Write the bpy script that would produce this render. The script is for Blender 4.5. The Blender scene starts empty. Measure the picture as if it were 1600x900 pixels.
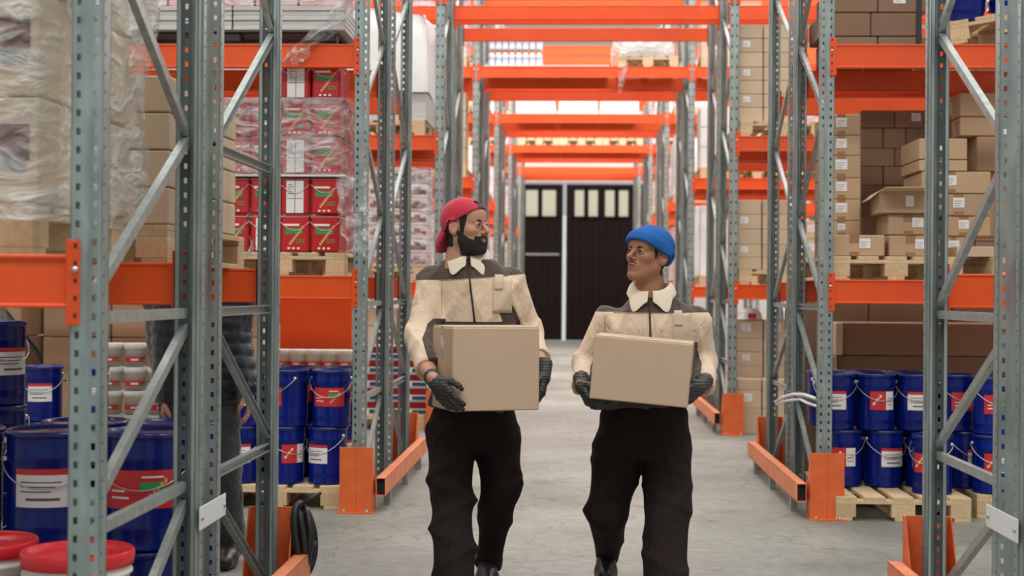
import bpy, math, random
import numpy as np
from mathutils import Vector, Matrix
rnd = random.Random(7)
R = math.radians
sc = bpy.context.scene
COL = sc.collection

# ---------------------------------------------------------------- camera, world, lamps, exposure
F_PX = 2222.0
CAM_H = 1.35
cam_data = bpy.data.cameras.new('camera')
cam_data.sensor_width = 36.0
cam_data.lens = 36.0 * F_PX / 1600.0
cam_data.clip_start = 0.1
cam_data.clip_end = 200
cam = bpy.data.objects.new('camera', cam_data)
COL.objects.link(cam)
cam.matrix_world = (Matrix.Translation((0, 0, CAM_H)) @ Matrix.Rotation(R(2.5), 4, 'Z')
                    @ Matrix.Rotation(R(90.17), 4, 'X') @ Matrix.Rotation(R(0.45), 4, 'Z'))
cam_data.dof.use_dof = True
cam_data.dof.focus_distance = 6.5
cam_data.dof.aperture_fstop = 2.8
sc.camera = cam
CM = cam.matrix_world.copy()

def at(px, py, Y):
    """world point seen at pixel (px, py) of the 1600x900 frame on the plane y = Y"""
    d = CM.to_3x3() @ Vector(((px - 800) / F_PX, (450 - py) / F_PX, -1))
    t = Y / d.y
    return Vector((d.x * t, Y, CAM_H + d.z * t))

w = bpy.data.worlds.new('world'); sc.world = w
w.use_nodes = True
wb = w.node_tree.nodes['Background']
wb.inputs[0].default_value = (0.93, 0.97, 1.0, 1)
wb.inputs[1].default_value = 0.5
sc.view_settings.view_transform = 'Standard'
sc.view_settings.look = 'None'
sc.view_settings.exposure = 0.0
sc.view_settings.gamma = 1.0
sc.view_settings.use_curve_mapping = False

def area(name, loc, sx, sy, power, rot=(0, 0, 0), col=(1, 1, 1)):
    l = bpy.data.lights.new(name, 'AREA'); l.shape = 'RECTANGLE'
    l.size = sx; l.size_y = sy; l.energy = power; l.color = col
    o = bpy.data.objects.new(name, l); COL.objects.link(o)
    o.location = loc; o.rotation_euler = rot
    return o
# roof lights above the cross aisles between the rack rows
for i, y in enumerate((1.6, 7.4, 12.4, 17.4, 22.4, 27.4, 32.4, 37.5)):
    area('roof_light', (0, y, 7.75), 15.0, 1.9, (900, 380, 560, 850, 1050, 1150, 1150, 350)[i], col=(1, 0.98, 0.95))

# ---------------------------------------------------------------- materials
MATS = {}
def mat(name, col, rough=0.6, metal=0.0, var=0.0, noise=None, bump=None, spec=0.5, coat=0.0, objvar=0.0):
    """principled material; noise = (scale, second colour, stretch, contrast); bump = (scale, strength)"""
    if name in MATS: return MATS[name]
    m = bpy.data.materials.new(name); m.use_nodes = True
    nt = m.node_tree; N = nt.nodes; L = nt.links
    b = N['Principled BSDF']
    b.inputs['Base Color'].default_value = (*col, 1)
    b.inputs['Roughness'].default_value = rough
    b.inputs['Metallic'].default_value = metal
    b.inputs['Specular IOR Level'].default_value = spec
    b.inputs['Coat Weight'].default_value = coat
    tc = N.new('ShaderNodeTexCoord')
    out = None
    if noise:
        sc_, c2, st, con = noise
        mp = N.new('ShaderNodeMapping'); mp.inputs['Scale'].default_value = st
        L.new(tc.outputs['Object'], mp.inputs[0])
        nz = N.new('ShaderNodeTexNoise'); nz.inputs['Scale'].default_value = sc_; nz.inputs['Detail'].default_value = 5
        L.new(mp.outputs[0], nz.inputs['Vector'])
        rp = N.new('ShaderNodeValToRGB')
        rp.color_ramp.elements[0].position = 0.5 - con; rp.color_ramp.elements[1].position = 0.5 + con
        rp.color_ramp.elements[0].color = (*col, 1); rp.color_ramp.elements[1].color = (*c2, 1)
        L.new(nz.outputs['Fac'], rp.inputs[0]); out = rp.outputs[0]
    if objvar:
        oi = N.new('ShaderNodeObjectInfo')
        hs = N.new('ShaderNodeHueSaturation')
        mr = N.new('ShaderNodeMapRange'); mr.inputs[3].default_value = 1 - objvar; mr.inputs[4].default_value = 1 + objvar
        L.new(oi.outputs['Random'], mr.inputs[0]); L.new(mr.outputs[0], hs.inputs['Value'])
        if out: L.new(out, hs.inputs['Color'])
        else: hs.inputs['Color'].default_value = (*col, 1)
        out = hs.outputs[0]
    if out: L.new(out, b.inputs['Base Color'])
    if bump:
        nb = N.new('ShaderNodeTexNoise'); nb.inputs['Scale'].default_value = bump[0]; nb.inputs['Detail'].default_value = 4
        L.new(tc.outputs['Object'], nb.inputs['Vector'])
        bp = N.new('ShaderNodeBump'); bp.inputs['Strength'].default_value = bump[1]; bp.inputs['Distance'].default_value = 0.01
        L.new(nb.outputs['Fac'], bp.inputs['Height']); L.new(bp.outputs[0], b.inputs['Normal'])
    MATS[name] = m
    return m

STEEL = mat('galvanised_steel', (0.23, 0.285, 0.28), 0.42, 0.45, noise=(18, (0.36, 0.42, 0.405), (1, 1, 0.25), 0.16), bump=(90, 0.06))
STEELD = mat('brace_steel', (0.27, 0.32, 0.32), 0.4, 0.5, noise=(25, (0.42, 0.46, 0.45), (1, 1, 1), 0.2))
ORANGE = mat('orange_paint', (0.80, 0.092, 0.008), 0.42, noise=(3, (0.70, 0.068, 0.007), (1, 1, 1), 0.2), objvar=0.05)
GUARD = mat('orange_guard_paint', (0.80, 0.16, 0.035), 0.5, noise=(9, (0.68, 0.12, 0.03), (1, 1, 1), 0.2))
RAILM = mat('worn_rail_paint', (0.84, 0.30, 0.14), 0.55, noise=(9, (0.70, 0.20, 0.08), (1, 1, 1), 0.2))
DARK = mat('dark_cavity', (0.012, 0.012, 0.012), 0.8)
WOOD = mat('pallet_wood', (0.56, 0.40, 0.22), 0.75, noise=(6, (0.68, 0.53, 0.33), (8, 1, 8), 0.2), bump=(60, 0.2), objvar=0.12)
CARD = mat('cardboard', (0.50, 0.34, 0.21), 0.75, noise=(2.5, (0.45, 0.30, 0.18), (1, 1, 1), 0.3), bump=(12, 0.06), objvar=0.10)
CARDP = mat('pale_cardboard', (0.60, 0.47, 0.33), 0.75, noise=(2.5, (0.54, 0.41, 0.28), (1, 1, 1), 0.3), bump=(12, 0.06), objvar=0.08)
CARDH = mat('carried_cardboard', (0.60, 0.435, 0.305), 0.7, noise=(5, (0.56, 0.405, 0.28), (1, 1, 1), 0.3), bump=(25, 0.04))
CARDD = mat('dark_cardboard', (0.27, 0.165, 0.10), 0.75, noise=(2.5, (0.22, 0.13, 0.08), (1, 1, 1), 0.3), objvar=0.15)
TAPE = mat('brown_tape', (0.33, 0.17, 0.07), 0.3)
STICK = mat('white_sticker', (0.80, 0.80, 0.80), 0.5)
INK = mat('printed_ink', (0.10, 0.09, 0.10), 0.5)
BLUE = mat('blue_pail_paint', (0.0015, 0.011, 0.17), 0.25, 0.0, spec=0.3, coat=0.12, objvar=0.15)
BLUED = mat('blue_lid_paint', (0.004, 0.018, 0.16), 0.3, 0.0, coat=0.3)
WIRE = mat('bare_wire', (0.62, 0.62, 0.62), 0.3, 0.8)
RED = mat('red_tin_paint', (0.52, 0.015, 0.02), 0.3, coat=0.3, objvar=0.08)
REDL = mat('red_label', (0.62, 0.03, 0.03), 0.45)
REDPL = mat('red_plastic', (0.74, 0.02, 0.03), 0.3, objvar=0.05)
WHITEPL = mat('white_plastic', (0.80, 0.79, 0.76), 0.35)
GREENL = mat('green_label', (0.05, 0.33, 0.10), 0.45)
STRAW = mat('brush_handle_print', (0.70, 0.42, 0.16), 0.5)
PINK = mat('pink_pack', (0.80, 0.36, 0.38), 0.5, noise=(5, (0.86, 0.74, 0.74), (1, 1, 2), 0.12), objvar=0.08)
WHITEP = mat('white_pack', (0.82, 0.81, 0.80), 0.5, objvar=0.05)
BLACKR = mat('black_rubber', (0.015, 0.015, 0.017), 0.45)
TARP = mat('white_sheeting', (0.83, 0.86, 0.84), 0.45, bump=(5, 0.7))
GREYL = mat('grey_board', (0.50, 0.50, 0.49), 0.7, noise=(3, (0.62, 0.62, 0.60), (1, 1, 14), 0.15))

def film_mat(name, body, col):
    m = bpy.data.materials.new(name); m.use_nodes = True
    nt = m.node_tree; N = nt.nodes; L = nt.links
    for n in list(N): N.remove(n)
    o = N.new('ShaderNodeOutputMaterial')
    tr = N.new('ShaderNodeBsdfTransparent'); tr.inputs[0].default_value = (0.97, 0.98, 0.98, 1)
    p = N.new('ShaderNodeBsdfPrincipled'); p.inputs['Base Color'].default_value = (*col, 1); p.inputs['Roughness'].default_value = 0.10
    tc = N.new('ShaderNodeTexCoord')
    mp = N.new('ShaderNodeMapping'); mp.inputs['Scale'].default_value = (1.2, 1.2, 2.6); mp.inputs['Rotation'].default_value = (0.5, 0.4, 0.3)
    L.new(tc.outputs['Object'], mp.inputs[0])
    nz = N.new('ShaderNodeTexNoise'); nz.inputs['Scale'].default_value = 5; nz.inputs['Detail'].default_value = 6; nz.inputs['Distortion'].default_value = 1.2
    L.new(mp.outputs[0], nz.inputs['Vector'])
    rp = N.new('ShaderNodeValToRGB')
    rp.color_ramp.elements[0].position = 0.40; rp.color_ramp.elements[1].position = 0.68
    rp.color_ramp.elements[0].color = (body,) * 3 + (1,); rp.color_ramp.elements[1].color = (min(1, body + 0.5),) * 3 + (1,)
    L.new(nz.outputs['Fac'], rp.inputs[0])
    bp = N.new('ShaderNodeBump'); bp.inputs['Strength'].default_value = 1.0; bp.inputs['Distance'].default_value = 0.06
    L.new(nz.outputs['Fac'], bp.inputs['Height']); L.new(bp.outputs[0], p.inputs['Normal'])
    mx = N.new('ShaderNodeMixShader')
    L.new(rp.outputs[0], mx.inputs[0]); L.new(tr.outputs[0], mx.inputs[1]); L.new(p.outputs[0], mx.inputs[2])
    L.new(mx.outputs[0], o.inputs[0])
    MATS[name] = m
    return m
FILM = film_mat('stretch_film', 0.20, (0.78, 0.79, 0.76))
FILMT = film_mat('thin_stretch_film', 0.10, (0.85, 0.86, 0.86))

# ---------------------------------------------------------------- mesh helpers
class MB:
    def __init__(s): s.v = []; s.f = []; s.mi = []; s.mats = []; s.sm = []
    def _m(s, m):
        if m not in s.mats: s.mats.append(m)
        return s.mats.index(m)
    def add(s, vs, fs, m, M=None, smooth=False):
        o = len(s.v); k = s._m(m)
        for v in vs:
            v = Vector(v)
            s.v.append(tuple(M @ v if M else v))
        for f in fs:
            s.f.append(tuple(i + o for i in f)); s.mi.append(k); s.sm.append(smooth)
        return s
    def box(s, x0, x1, y0, y1, z0, z1, m, M=None, bev=0.0):
        if bev <= 0:
            vs = [(x, y, z) for z in (z0, z1) for y in (y0, y1) for x in (x0, x1)]
            fs = [(0, 2, 3, 1), (4, 5, 7, 6), (0, 1, 5, 4), (2, 6, 7, 3), (0, 4, 6, 2), (1, 3, 7, 5)]
            return s.add(vs, fs, m, M)
        b = bev; vs = []; idx = {}
        X = (x0, x1); Yy = (y0, y1); Z = (z0, z1)
        for i in (0, 1):
            for j in (0, 1):
                for k in (0, 1):
                    sx, sy, sz = (1, -1)[i], (1, -1)[j], (1, -1)[k]
                    idx[i, j, k, 0] = len(vs); vs.append((X[i], Yy[j] + sy * b, Z[k] + sz * b))
                    idx[i, j, k, 1] = len(vs); vs.append((X[i] + sx * b, Yy[j], Z[k] + sz * b))
                    idx[i, j, k, 2] = len(vs); vs.append((X[i] + sx * b, Yy[j] + sy * b, Z[k]))
        fs = []
        def q(l):
            fs.append(tuple(idx[t] for t in l))
        for i in (0, 1):
            l = [(i, 0, 0, 0), (i, 0, 1, 0), (i, 1, 1, 0), (i, 1, 0, 0)]; q(l if i == 0 else l[::-1])
            l = [(0, i, 0, 1), (1, i, 0, 1), (1, i, 1, 1), (0, i, 1, 1)]; q(l if i == 0 else l[::-1])
            l = [(0, 0, i, 2), (0, 1, i, 2), (1, 1, i, 2), (1, 0, i, 2)]; q(l if i == 0 else l[::-1])
        for i in (0, 1):
            for j in (0, 1):
                par = (i + j) % 2 == 0
                l = [(i, j, 0, 0), (i, j, 0, 1), (i, j, 1, 1), (i, j, 1, 0)]; q(l if par else l[::-1])
                l = [(i, 0, j, 2), (i, 0, j, 0), (i, 1, j, 0), (i, 1, j, 2)]; q(l if par else l[::-1])
                l = [(0, i, j, 1), (0, i, j, 2), (1, i, j, 2), (1, i, j, 1)]; q(l if par else l[::-1])
                for k in (0, 1):
                    l = [(i, j, k, 0), (i, j, k, 1), (i, j, k, 2)]; q(l if (i + j + k) % 2 else l[::-1])
        return s.add(vs, fs, m, M)
    def bar(s, a, b, wx, wy, m, up=(0, 0, 1)):
        """rectangular bar from a to b"""
        a = Vector(a); b = Vector(b); d = b - a; L_ = d.length; d.normalize()
        u = Vector(up)
        if abs(d.dot(u)) > 0.98: u = Vector((1, 0, 0))
        sx = d.cross(u).normalized(); sy = sx.cross(d).normalized()
        M = Matrix((sx, d, sy)).transposed().to_4x4(); M.translation = a
        return s.box(-wx / 2, wx / 2, 0, L_, -wy / 2, wy / 2, m, M)
    def chan(s, a, b, wx, wy, t, m, side):
        """open C channel from a to b; web faces direction side"""
        a = Vector(a); b = Vector(b); d = b - a; L_ = d.length; d.normalize()
        sx = Vector(side); sx = (sx - d * sx.dot(d)).normalized(); sy = d.cross(sx).normalized()
        M = Matrix((sx, d, sy)).transposed().to_4x4(); M.translation = a
        s.box(0, t, 0, L_, -wy / 2, wy / 2, m, M)
        s.box(-wx, 0, 0, L_, -wy / 2, -wy / 2 + t, m, M)
        s.box(-wx, 0, 0, L_, wy / 2 - t, wy / 2, m, M)
        return s
    def lathe(s, prof, m, n=32, M=None, smooth=True, a0=0, a1=2 * math.pi, mid=None):
        full = abs(a1 - a0 - 2 * math.pi) < 1e-6
        k = n if full else n + 1
        vs = []; fs = []
        for i in range(k):
            a = a0 + (a1 - a0) * i / n
            for r, z in prof: vs.append((r * math.cos(a), r * math.sin(a), z))
        p = len(prof)
        for i in range(n):
            j = (i + 1) % k
            for q in range(p - 1):
                fs.append((i * p + q, j * p + q, j * p + q + 1, i * p + q + 1))
        return s.add(vs, fs, m, M, smooth)
    def tube(s, pts, r, m, n=8, M=None, closed=False):
        pts = [Vector(p) for p in pts]; vs = []; fs = []; K = len(pts)
        prev = None
        for i, p in enumerate(pts):
            d = (pts[min(i + 1, K - 1)] - pts[max(i - 1, 0)])
            if d.length < 1e-9: d = Vector((0, 0, 1))
            d.normalize()
            if prev is None:
                u = Vector((0, 0, 1)) if abs(d.z) < 0.9 else Vector((1, 0, 0))
                u = (u - d * u.dot(d)).normalized()
            else:
                u = (prev - d * prev.dot(d))
                u = u.normalized() if u.length > 1e-6 else Vector((1, 0, 0))
            prev = u; v = d.cross(u)
            rr = r[i] if isinstance(r, (list, tuple)) else r
            for k in range(n):
                a = 2 * math.pi * k / n
                vs.append(p + u * (rr * math.cos(a)) + v * (rr * math.sin(a)))
        for i in range(K - 1):
            for k in range(n):
                k2 = (k + 1) % n
                fs.append((i * n + k, i * n + k2, (i + 1) * n + k2, (i + 1) * n + k))
        fs.append(tuple(range(n))[::-1]); fs.append(tuple((K - 1) * n + k for k in range(n)))
        return s.add(vs, fs, m, M, True)
    def build(s, name, parent=None, loc=None, mats=None):
        me = bpy.data.meshes.new(name)
        me.from_pydata([tuple(v) for v in s.v], [], s.f)
        for m in s.mats: me.materials.append(m)
        me.polygons.foreach_set('material_index', s.mi)
        me.polygons.foreach_set('use_smooth', s.sm)
        me.update()
        o = bpy.data.objects.new(name, me); COL.objects.link(o)
        if parent: o.parent = parent
        if loc is not None: o.location = loc
        return o

def tag(o, label, cat, group=None, kind=None):
    o['label'] = label; o['category'] = cat
    if group: o['group'] = group
    if kind: o['kind'] = kind
    return o
def struct(o, label=None):
    o['kind'] = 'structure'
    if label: o['label'] = label
    return o
def empty(name, loc=(0, 0, 0), rz=0):
    o = bpy.data.objects.new(name, None); COL.objects.link(o)
    o.location = loc; o.rotation_euler = (0, 0, rz); o.empty_display_size = 0.1
    return o
def copy_tree(o, parent=None):
    c = o.copy(); COL.objects.link(c)
    if parent: c.parent = parent
    for ch in list(o.children): copy_tree(ch, c)
    return c
USED = set()
def place(proto, loc, rz, label, cat, group=None, tilt=None):
    """the first call uses the prototype itself, later ones a copy"""
    if proto.as_pointer() in USED: o = copy_tree(proto)
    else: USED.add(proto.as_pointer()); o = proto
    o.location = loc; o.rotation_euler = (tilt[0], tilt[1], rz) if tilt else (0, 0, rz)
    for k in ('group', 'kind'):
        if k in o: del o[k]
    return tag(o, label, cat, group)
ORD = ['first', 'second', 'third', 'fourth', 'fifth', 'sixth', 'seventh', 'eighth', 'ninth', 'tenth', 'eleventh', 'twelfth']
TIER = ['bottom', 'second', 'third', 'fourth', 'fifth', 'sixth', 'seventh', 'eighth']

# ---------------------------------------------------------------- the building
XL, XR = -1.315, 1.525
BAY = 2.79
ROWS = [3.78, 8.70, 13.75, 18.75, 23.75, 28.75, 33.75]
RN = ['nearest', 'second', 'third', 'fourth', 'fifth', 'sixth', 'farthest']
FD = 1.06; GAP = 0.20
WEST, EAST, NORTH = -13.0, 13.0, 39.5

def floor_material():
    m = bpy.data.materials.new('worn_concrete'); m.use_nodes = True
    nt = m.node_tree; N = nt.nodes; L = nt.links; b = N['Principled BSDF']
    b.inputs['Roughness'].default_value = 0.55
    tc = N.new('ShaderNodeTexCoord')
    def noise(s, d, dist=0):
        n = N.new('ShaderNodeTexNoise'); n.inputs['Scale'].default_value = s; n.inputs['Detail'].default_value = d; n.inputs['Distortion'].default_value = dist
        L.new(tc.outputs['Object'], n.inputs['Vector']); return n.outputs['Fac']
    def ramp(f, p0, p1, c0, c1):
        r = N.new('ShaderNodeValToRGB'); e = r.color_ramp.elements
        e[0].position = p0; e[1].position = p1; e[0].color = (*c0, 1); e[1].color = (*c1, 1)
        L.new(f, r.inputs[0]); return r.outputs[0]
    def mul(a, c, fac=1):
        x = N.new('ShaderNodeMix'); x.data_type = 'RGBA'; x.blend_type = 'MULTIPLY'; x.inputs[0].default_value = fac
        L.new(a, x.inputs[6]); L.new(c, x.inputs[7]); return x.outputs[2]
    base = ramp(noise(0.9, 8), 0.35, 0.65, (0.205, 0.213, 0.188), (0.312, 0.322, 0.29))
    fine = ramp(noise(14, 8), 0.3, 0.7, (0.82, 0.82, 0.80), (1.08, 1.08, 1.08))
    blot = ramp(noise(3.1, 6, 0.5), 0.58, 0.72, (1, 1, 1), (0.74, 0.72, 0.69))
    # hairline cracks
    vo = N.new('ShaderNodeTexVoronoi'); vo.feature = 'DISTANCE_TO_EDGE'; vo.inputs['Scale'].default_value = 0.9
    wr = N.new('ShaderNodeTexNoise'); wr.inputs['Scale'].default_value = 2.2; wr.inputs['Detail'].default_value = 6
    L.new(tc.outputs['Object'], wr.inputs['Vector'])
    vm = N.new('ShaderNodeVectorMath'); vm.operation = 'MULTIPLY_ADD'
    vm.inputs[1].default_value = (0.8, 0.8, 0.8)
    L.new(wr.outputs['Color'], vm.inputs[0]); L.new(tc.outputs['Object'], vm.inputs[2]); L.new(vm.outputs[0], vo.inputs['Vector'])
    crack = ramp(vo.outputs['Distance'], 0.0, 0.008, (0.60, 0.58, 0.55), (1, 1, 1))
    c = mul(mul(mul(base, fine), blot), crack, 1)
    L.new(c, b.inputs['Base Color'])
    bp = N.new('ShaderNodeBump'); bp.inputs['Strength'].default_value = 0.15; bp.inputs['Distance'].default_value = 0.01
    L.new(noise(30, 6), bp.inputs['Height']); L.new(bp.outputs[0], b.inputs['Normal'])
    return m
mb = MB(); mb.box(WEST, EAST, -6, NORTH + 0.3, -0.2, 0, floor_material()); struct(mb.build('floor'), 'worn grey concrete warehouse floor')
WALLM = mat('painted_wall', (0.74, 0.72, 0.69), 0.8, noise=(0.6, (0.66, 0.63, 0.60), (1, 1, 1), 0.3))
CEILM = mat('pale_ceiling', (0.78, 0.78, 0.76), 0.8)
mb = MB(); mb.box(WEST - 0.2, WEST, -6, NORTH + 0.3, 0, 8.2, WALLM); struct(mb.build('wall_left'))
mb = MB(); mb.box(EAST, EAST + 0.2, -6, NORTH + 0.3, 0, 8.2, WALLM); struct(mb.build('wall_right'))
mb = MB()
DX0, DX1, DZ = -2.05, 2.35, 4.42
mb.box(WEST, DX0, NORTH, NORTH + 0.3, 0, 8.2, WALLM); mb.box(DX1, EAST, NORTH, NORTH + 0.3, 0, 8.2, WALLM)
mb.box(DX0, DX1, NORTH, NORTH + 0.3, DZ, 8.2, WALLM); struct(mb.build('wall_back'))
mb = MB(); mb.box(WEST, EAST, -6, NORTH + 0.3, 8.0, 8.2, CEILM); struct(mb.build('ceiling'))
for y in (1.6, 7.4, 12.4, 17.4, 22.4, 27.4, 32.4, 37.5):
    pass
# dark timber gate at the end of the aisle: two leaves with small paned lights
DOORM = mat('dark_timber', (0.010, 0.006, 0.005), 0.8, spec=0.15, noise=(4, (0.017, 0.011, 0.009), (12, 1, 0.5), 0.2))
PANE = mat('glowing_pane', (0.42, 0.44, 0.34), 0.5)
PANE.node_tree.nodes['Principled BSDF'].inputs['Emission Color'].default_value = (0.75, 0.82, 0.68, 1)
PANE.node_tree.nodes['Principled BSDF'].inputs['Emission Strength'].default_value = 0.10  # panes glow faintly in place of daylight behind them
def leaf(name, x0, x1, lights, bar):
    m = MB(); y = NORTH + 0.02
    m.box(x0, x1, y, y + 0.08, 0.03, DZ - 0.06, DOORM)
    n = max(2, int((x1 - x0) / 0.18)); st = (x1 - x0) / n
    for i in range(n): m.box(x0 + i * st + 0.008, x0 + (i + 1) * st - 0.008, y - 0.02, y, 0.03, DZ - 0.06, DOORM)
    o = struct(m.build(name))
    for a, b in lights:
        w_ = MB(); w_.box(a, b, y - 0.03, y - 0.022, 3.47, 4.2, PANE); w_.build('door_pane', o)
        f = MB()
        for u, v, p, q in ((a - 0.05, b + 0.05, 4.2, 4.26), (a - 0.05, b + 0.05, 3.41, 3.47), (a - 0.05, a, 3.41, 4.26), (b, b + 0.05, 3.41, 4.26)):
            f.box(u, v, y - 0.05, y - 0.02, p, q, DOORM)
        f.build('pane_frame', o)
    if bar:
        w_ = MB(); w_.box(bar[0], bar[1], y - 0.06, y - 0.03, bar[2], bar[2] + 0.06, STEEL); w_.build('pale_bar', o)  # pale level bar across the leaf
    return o
leaf('door_1', DX0, -0.33, [(-1.36, -1.02), (-0.90, -0.52)], (-1.35, -0.42, 2.38))
leaf('door_2', -0.23, DX1, [(0.0, 0.26), (0.38, 0.64), (0.84, 1.1), (1.22, 1.48)], None)
EXTD = mat('daylight_beyond_gate', (0.5, 0.6, 0.5), 0.6)
mb = MB(); mb.box(-0.4, -0.16, NORTH + 0.18, NORTH + 0.2, 0.03, 3.5, mat('daylight_strip', (0.72, 0.78, 0.72), 0.6)); 
o = struct(mb.build('gap_glow_1'));  # added glowing strip standing in for daylight through the gate gap
_b = MATS['daylight_strip'].node_tree.nodes['Principled BSDF']; _b.inputs['Emission Color'].default_value = (0.62, 0.75, 0.66, 1); _b.inputs['Emission Strength'].default_value = 0.7
# ---------------------------------------------------------------- racking
PW, PD, PITCH = 0.088, 0.075, 0.05
FRAME_H = 6.2
def post_mesh(detail=True):
    """perforated C-section upright, web at y=0 facing -y, flanges running to +y"""
    m = MB(); t = 0.003; h = PW / 2
    if detail:
        hx, hw, hh = 0.0235, 0.0058, 0.0095
        xs = [-h, -hx - hw, -hx + hw, -0.004, 0.004, hx - hw, hx + hw, h]
        n = int(FRAME_H / PITCH)
        for side, yy in ((0, 0.0), (1, t)):
            vs = []; fs = []; ncol = len(xs)
            zs = []
            for k in range(n):
                c = k * PITCH + 0.025
                zs += [c - hh, c + hh]
            zs = [0] + zs + [n * PITCH]
            for z in zs:
                for i, x in enumerate(xs):
                    vs.append((x, yy + (0.004 if i in (3, 4) else 0), z))
            for j in range(len(zs) - 1):
                for i in range(ncol - 1):
                    if j % 2 == 1 and i in (1, 5): continue
                    q = (j * ncol + i, j * ncol + i + 1, (j + 1) * ncol + i + 1, (j + 1) * ncol + i)
                    fs.append(q if side == 0 else q[::-1])
            m.add(vs, fs, STEEL)
    else:
        m.box(-h, h, 0, t, 0, FRAME_H, STEEL)
        for k in range(int(FRAME_H / 0.1)):
            for sx in (-1, 1):
                m.box(sx * 0.0235 - 0.006, sx * 0.0235 + 0.006, -0.0008, 0.0, k * 0.1 + 0.02, k * 0.1 + 0.045, DARK)
    for sx in (-1, 1):
        a, b = sorted((sx * h, sx * (h - t)))
        m.box(a, b, 0, 0.030, 0, FRAME_H, STEEL)
        a2, b2 = sorted((sx * (h - 0.006), sx * (h - 0.006 - t)))
        m.box(min(a, a2), max(b, b2), 0.030, 0.030 + t, 0, FRAME_H, STEEL)
        m.box(a2, b2, 0.030, PD, 0, FRAME_H, STEEL)
        a3, b3 = sorted((sx * (h - 0.006), sx * (h - 0.020)))
        m.box(a3, b3, PD - t, PD, 0, FRAME_H, STEEL)
        if detail:
            for k in range(int(FRAME_H / 0.05)):
                z = k * 0.05 + 0.03
                a4 = sx * (h + 0.0006)
                m.box(min(a4, sx * h), max(a4, sx * h), 0.010, 0.016, z, z + 0.008, DARK)
    return m
def make_frame(detail=True):
    """front post web at y=0, back post web at y=FD"""
    fr = empty('upright_frame')
    p = post_mesh(detail).build('post', fr)
    q = p.copy(); COL.objects.link(q); q.parent = fr; q.location = (0, FD, 0); q.rotation_euler = (0, 0, math.pi)
    for yy in (0, FD):
        b = MB(); s_ = 1 if yy == 0 else -1
        a, c = sorted((yy - s_ * 0.02, yy + s_ * 0.10))
        b.box(-0.065, 0.065, a, c, 0, 0.006, STEEL)
        for dx in (-0.055, 0.055): b.lathe([(0, 0.02), (0.008, 0.02), (0.008, 0.006)], WIRE, 8, Matrix.Translation((dx, yy + s_ * 0.085, 0)))
        b.build('foot_plate', fr)
    f, k = 0.045, FD - 0.045
    diag = [((f, .08), (k, .62)), ((f, .72), (k, 1.22)), ((f, 1.31), (k, 1.86)), ((k, 1.88), (f, 2.44)), ((f, 2.47), (k, 3.03)),
            ((k, 3.05), (f, 3.6)), ((f, 3.63), (k, 4.18)), ((k, 4.2), (f, 4.75)), ((f, 4.8), (k, 5.35)), ((k, 5.38), (f, 5.9))]
    hor = [.68, 1.27, 5.98]
    for (ya, za), (yb, zb) in diag:
        b = MB(); b.chan((0, ya, za), (0, yb, zb), 0.022, 0.034, 0.003, STEELD, (1, 0, 0)); b.build('diagonal_brace', fr)
    for z in hor:
        b = MB(); b.chan((0, f, z), (0, k, z), 0.022, 0.034, 0.003, STEELD, (1, 0, 0)); b.build('horizontal_brace', fr)
    return fr
frame_near = make_frame(True)
frame_far = make_frame(False)
def put_frame(r, half, x, label, group):
    proto = frame_near if r < 2 else frame_far
    y = ROWS[r] if half == 0 else ROWS[r] + FD + GAP
    o = place(proto, (x, y, 0), 0, label, 'rack upright', group)
    if half == 1:                       # the rear frame of a double row stands turned about
        o.location = (x, y + FD, 0); o.rotation_euler = (0, 0, math.pi)
    return o
for r in range(7):
    for sd, xs in (('left', (XL, XL - BAY, XL - 2 * BAY)), ('right', (XR, XR + BAY, XR + 2 * BAY))):
        for k, x in enumerate(xs):
            if r == 0 and k > 0: continue
            if r == 1 and k > 1: continue
            for half in (0, 1):
                pos = ('beside aisle', 'one bay off aisle', 'two bays off aisle')[k]
                fo = put_frame(r, half, x, f"grey perforated rack frame {pos} {sd}, {('front','rear')[half]} half of {RN[r]} row", 'perforated grey upright frames')
                if r == 0 and half == 1 and sd == 'left':     # this one is braced level at shelf height instead
                    br = [c for c in fo.children if c.name.startswith('diagonal_brace')][2]
                    bpy.data.objects.remove(br)
                    bb = MB(); bb.chan((0, 0.045, 1.865), (0, FD - 0.045, 1.865), 0.022, 0.034, 0.003, STEELD, (1, 0, 0)); bb.build('horizontal_brace', fo)

def make_beam(length):
    """beam spans x 0..length at y=0 front face, z 0..0.145; sits outside the posts' webs"""
    m = MB()
    g = PW / 2
    L0, L1 = g + 0.004, length - g - 0.004
    m.box(L0, L1, -0.006, 0.044, 0.0, 0.012, ORANGE, bev=0.003)
    m.box(L0, L1, 0.0, 0.040, 0.012, 0.135, ORANGE)
    m.box(L0, L1, -0.006, 0.044, 0.133, 0.145, ORANGE, bev=0.003)
    o = m.build('shelf_beam')
    for s_ in (0, 1):
        c = MB(); a = L0 if s_ == 0 else L1 - 0.004
        b0, b1 = (g - 0.03, g + 0.006) if s_ == 0 else (length - g - 0.006, length - g + 0.03)
        c.box(b0, b1, -0.010, -0.005, -0.045, 0.185, ORANGE, bev=0.001)
        c.box(a, a + 0.006, -0.008, 0.05, -0.045, 0.185, ORANGE)
        cx = (b0 + b1) / 2 - (0.006 if s_ == 0 else -0.006)
        for k in range(5):
            z = -0.025 + k * 0.047
            c.box(cx - 0.004, cx + 0.004, -0.0108, -0.010, z, z + 0.012, DARK)
        c.lathe([(0.0, 0.006), (0.008, 0.006), (0.008, 0)], WIRE, 8, Matrix.Translation((cx, -0.010, 0.105)) @ Matrix.Rotation(R(90), 4, 'X'))
        c.build('beam_connector', o)
    return o
beam = make_beam(BAY)
beam_tunnel = make_beam(XR - XL)
LV = {1: 1.297, 2: 2.725, 3: 4.185, 4: 5.32}
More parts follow.
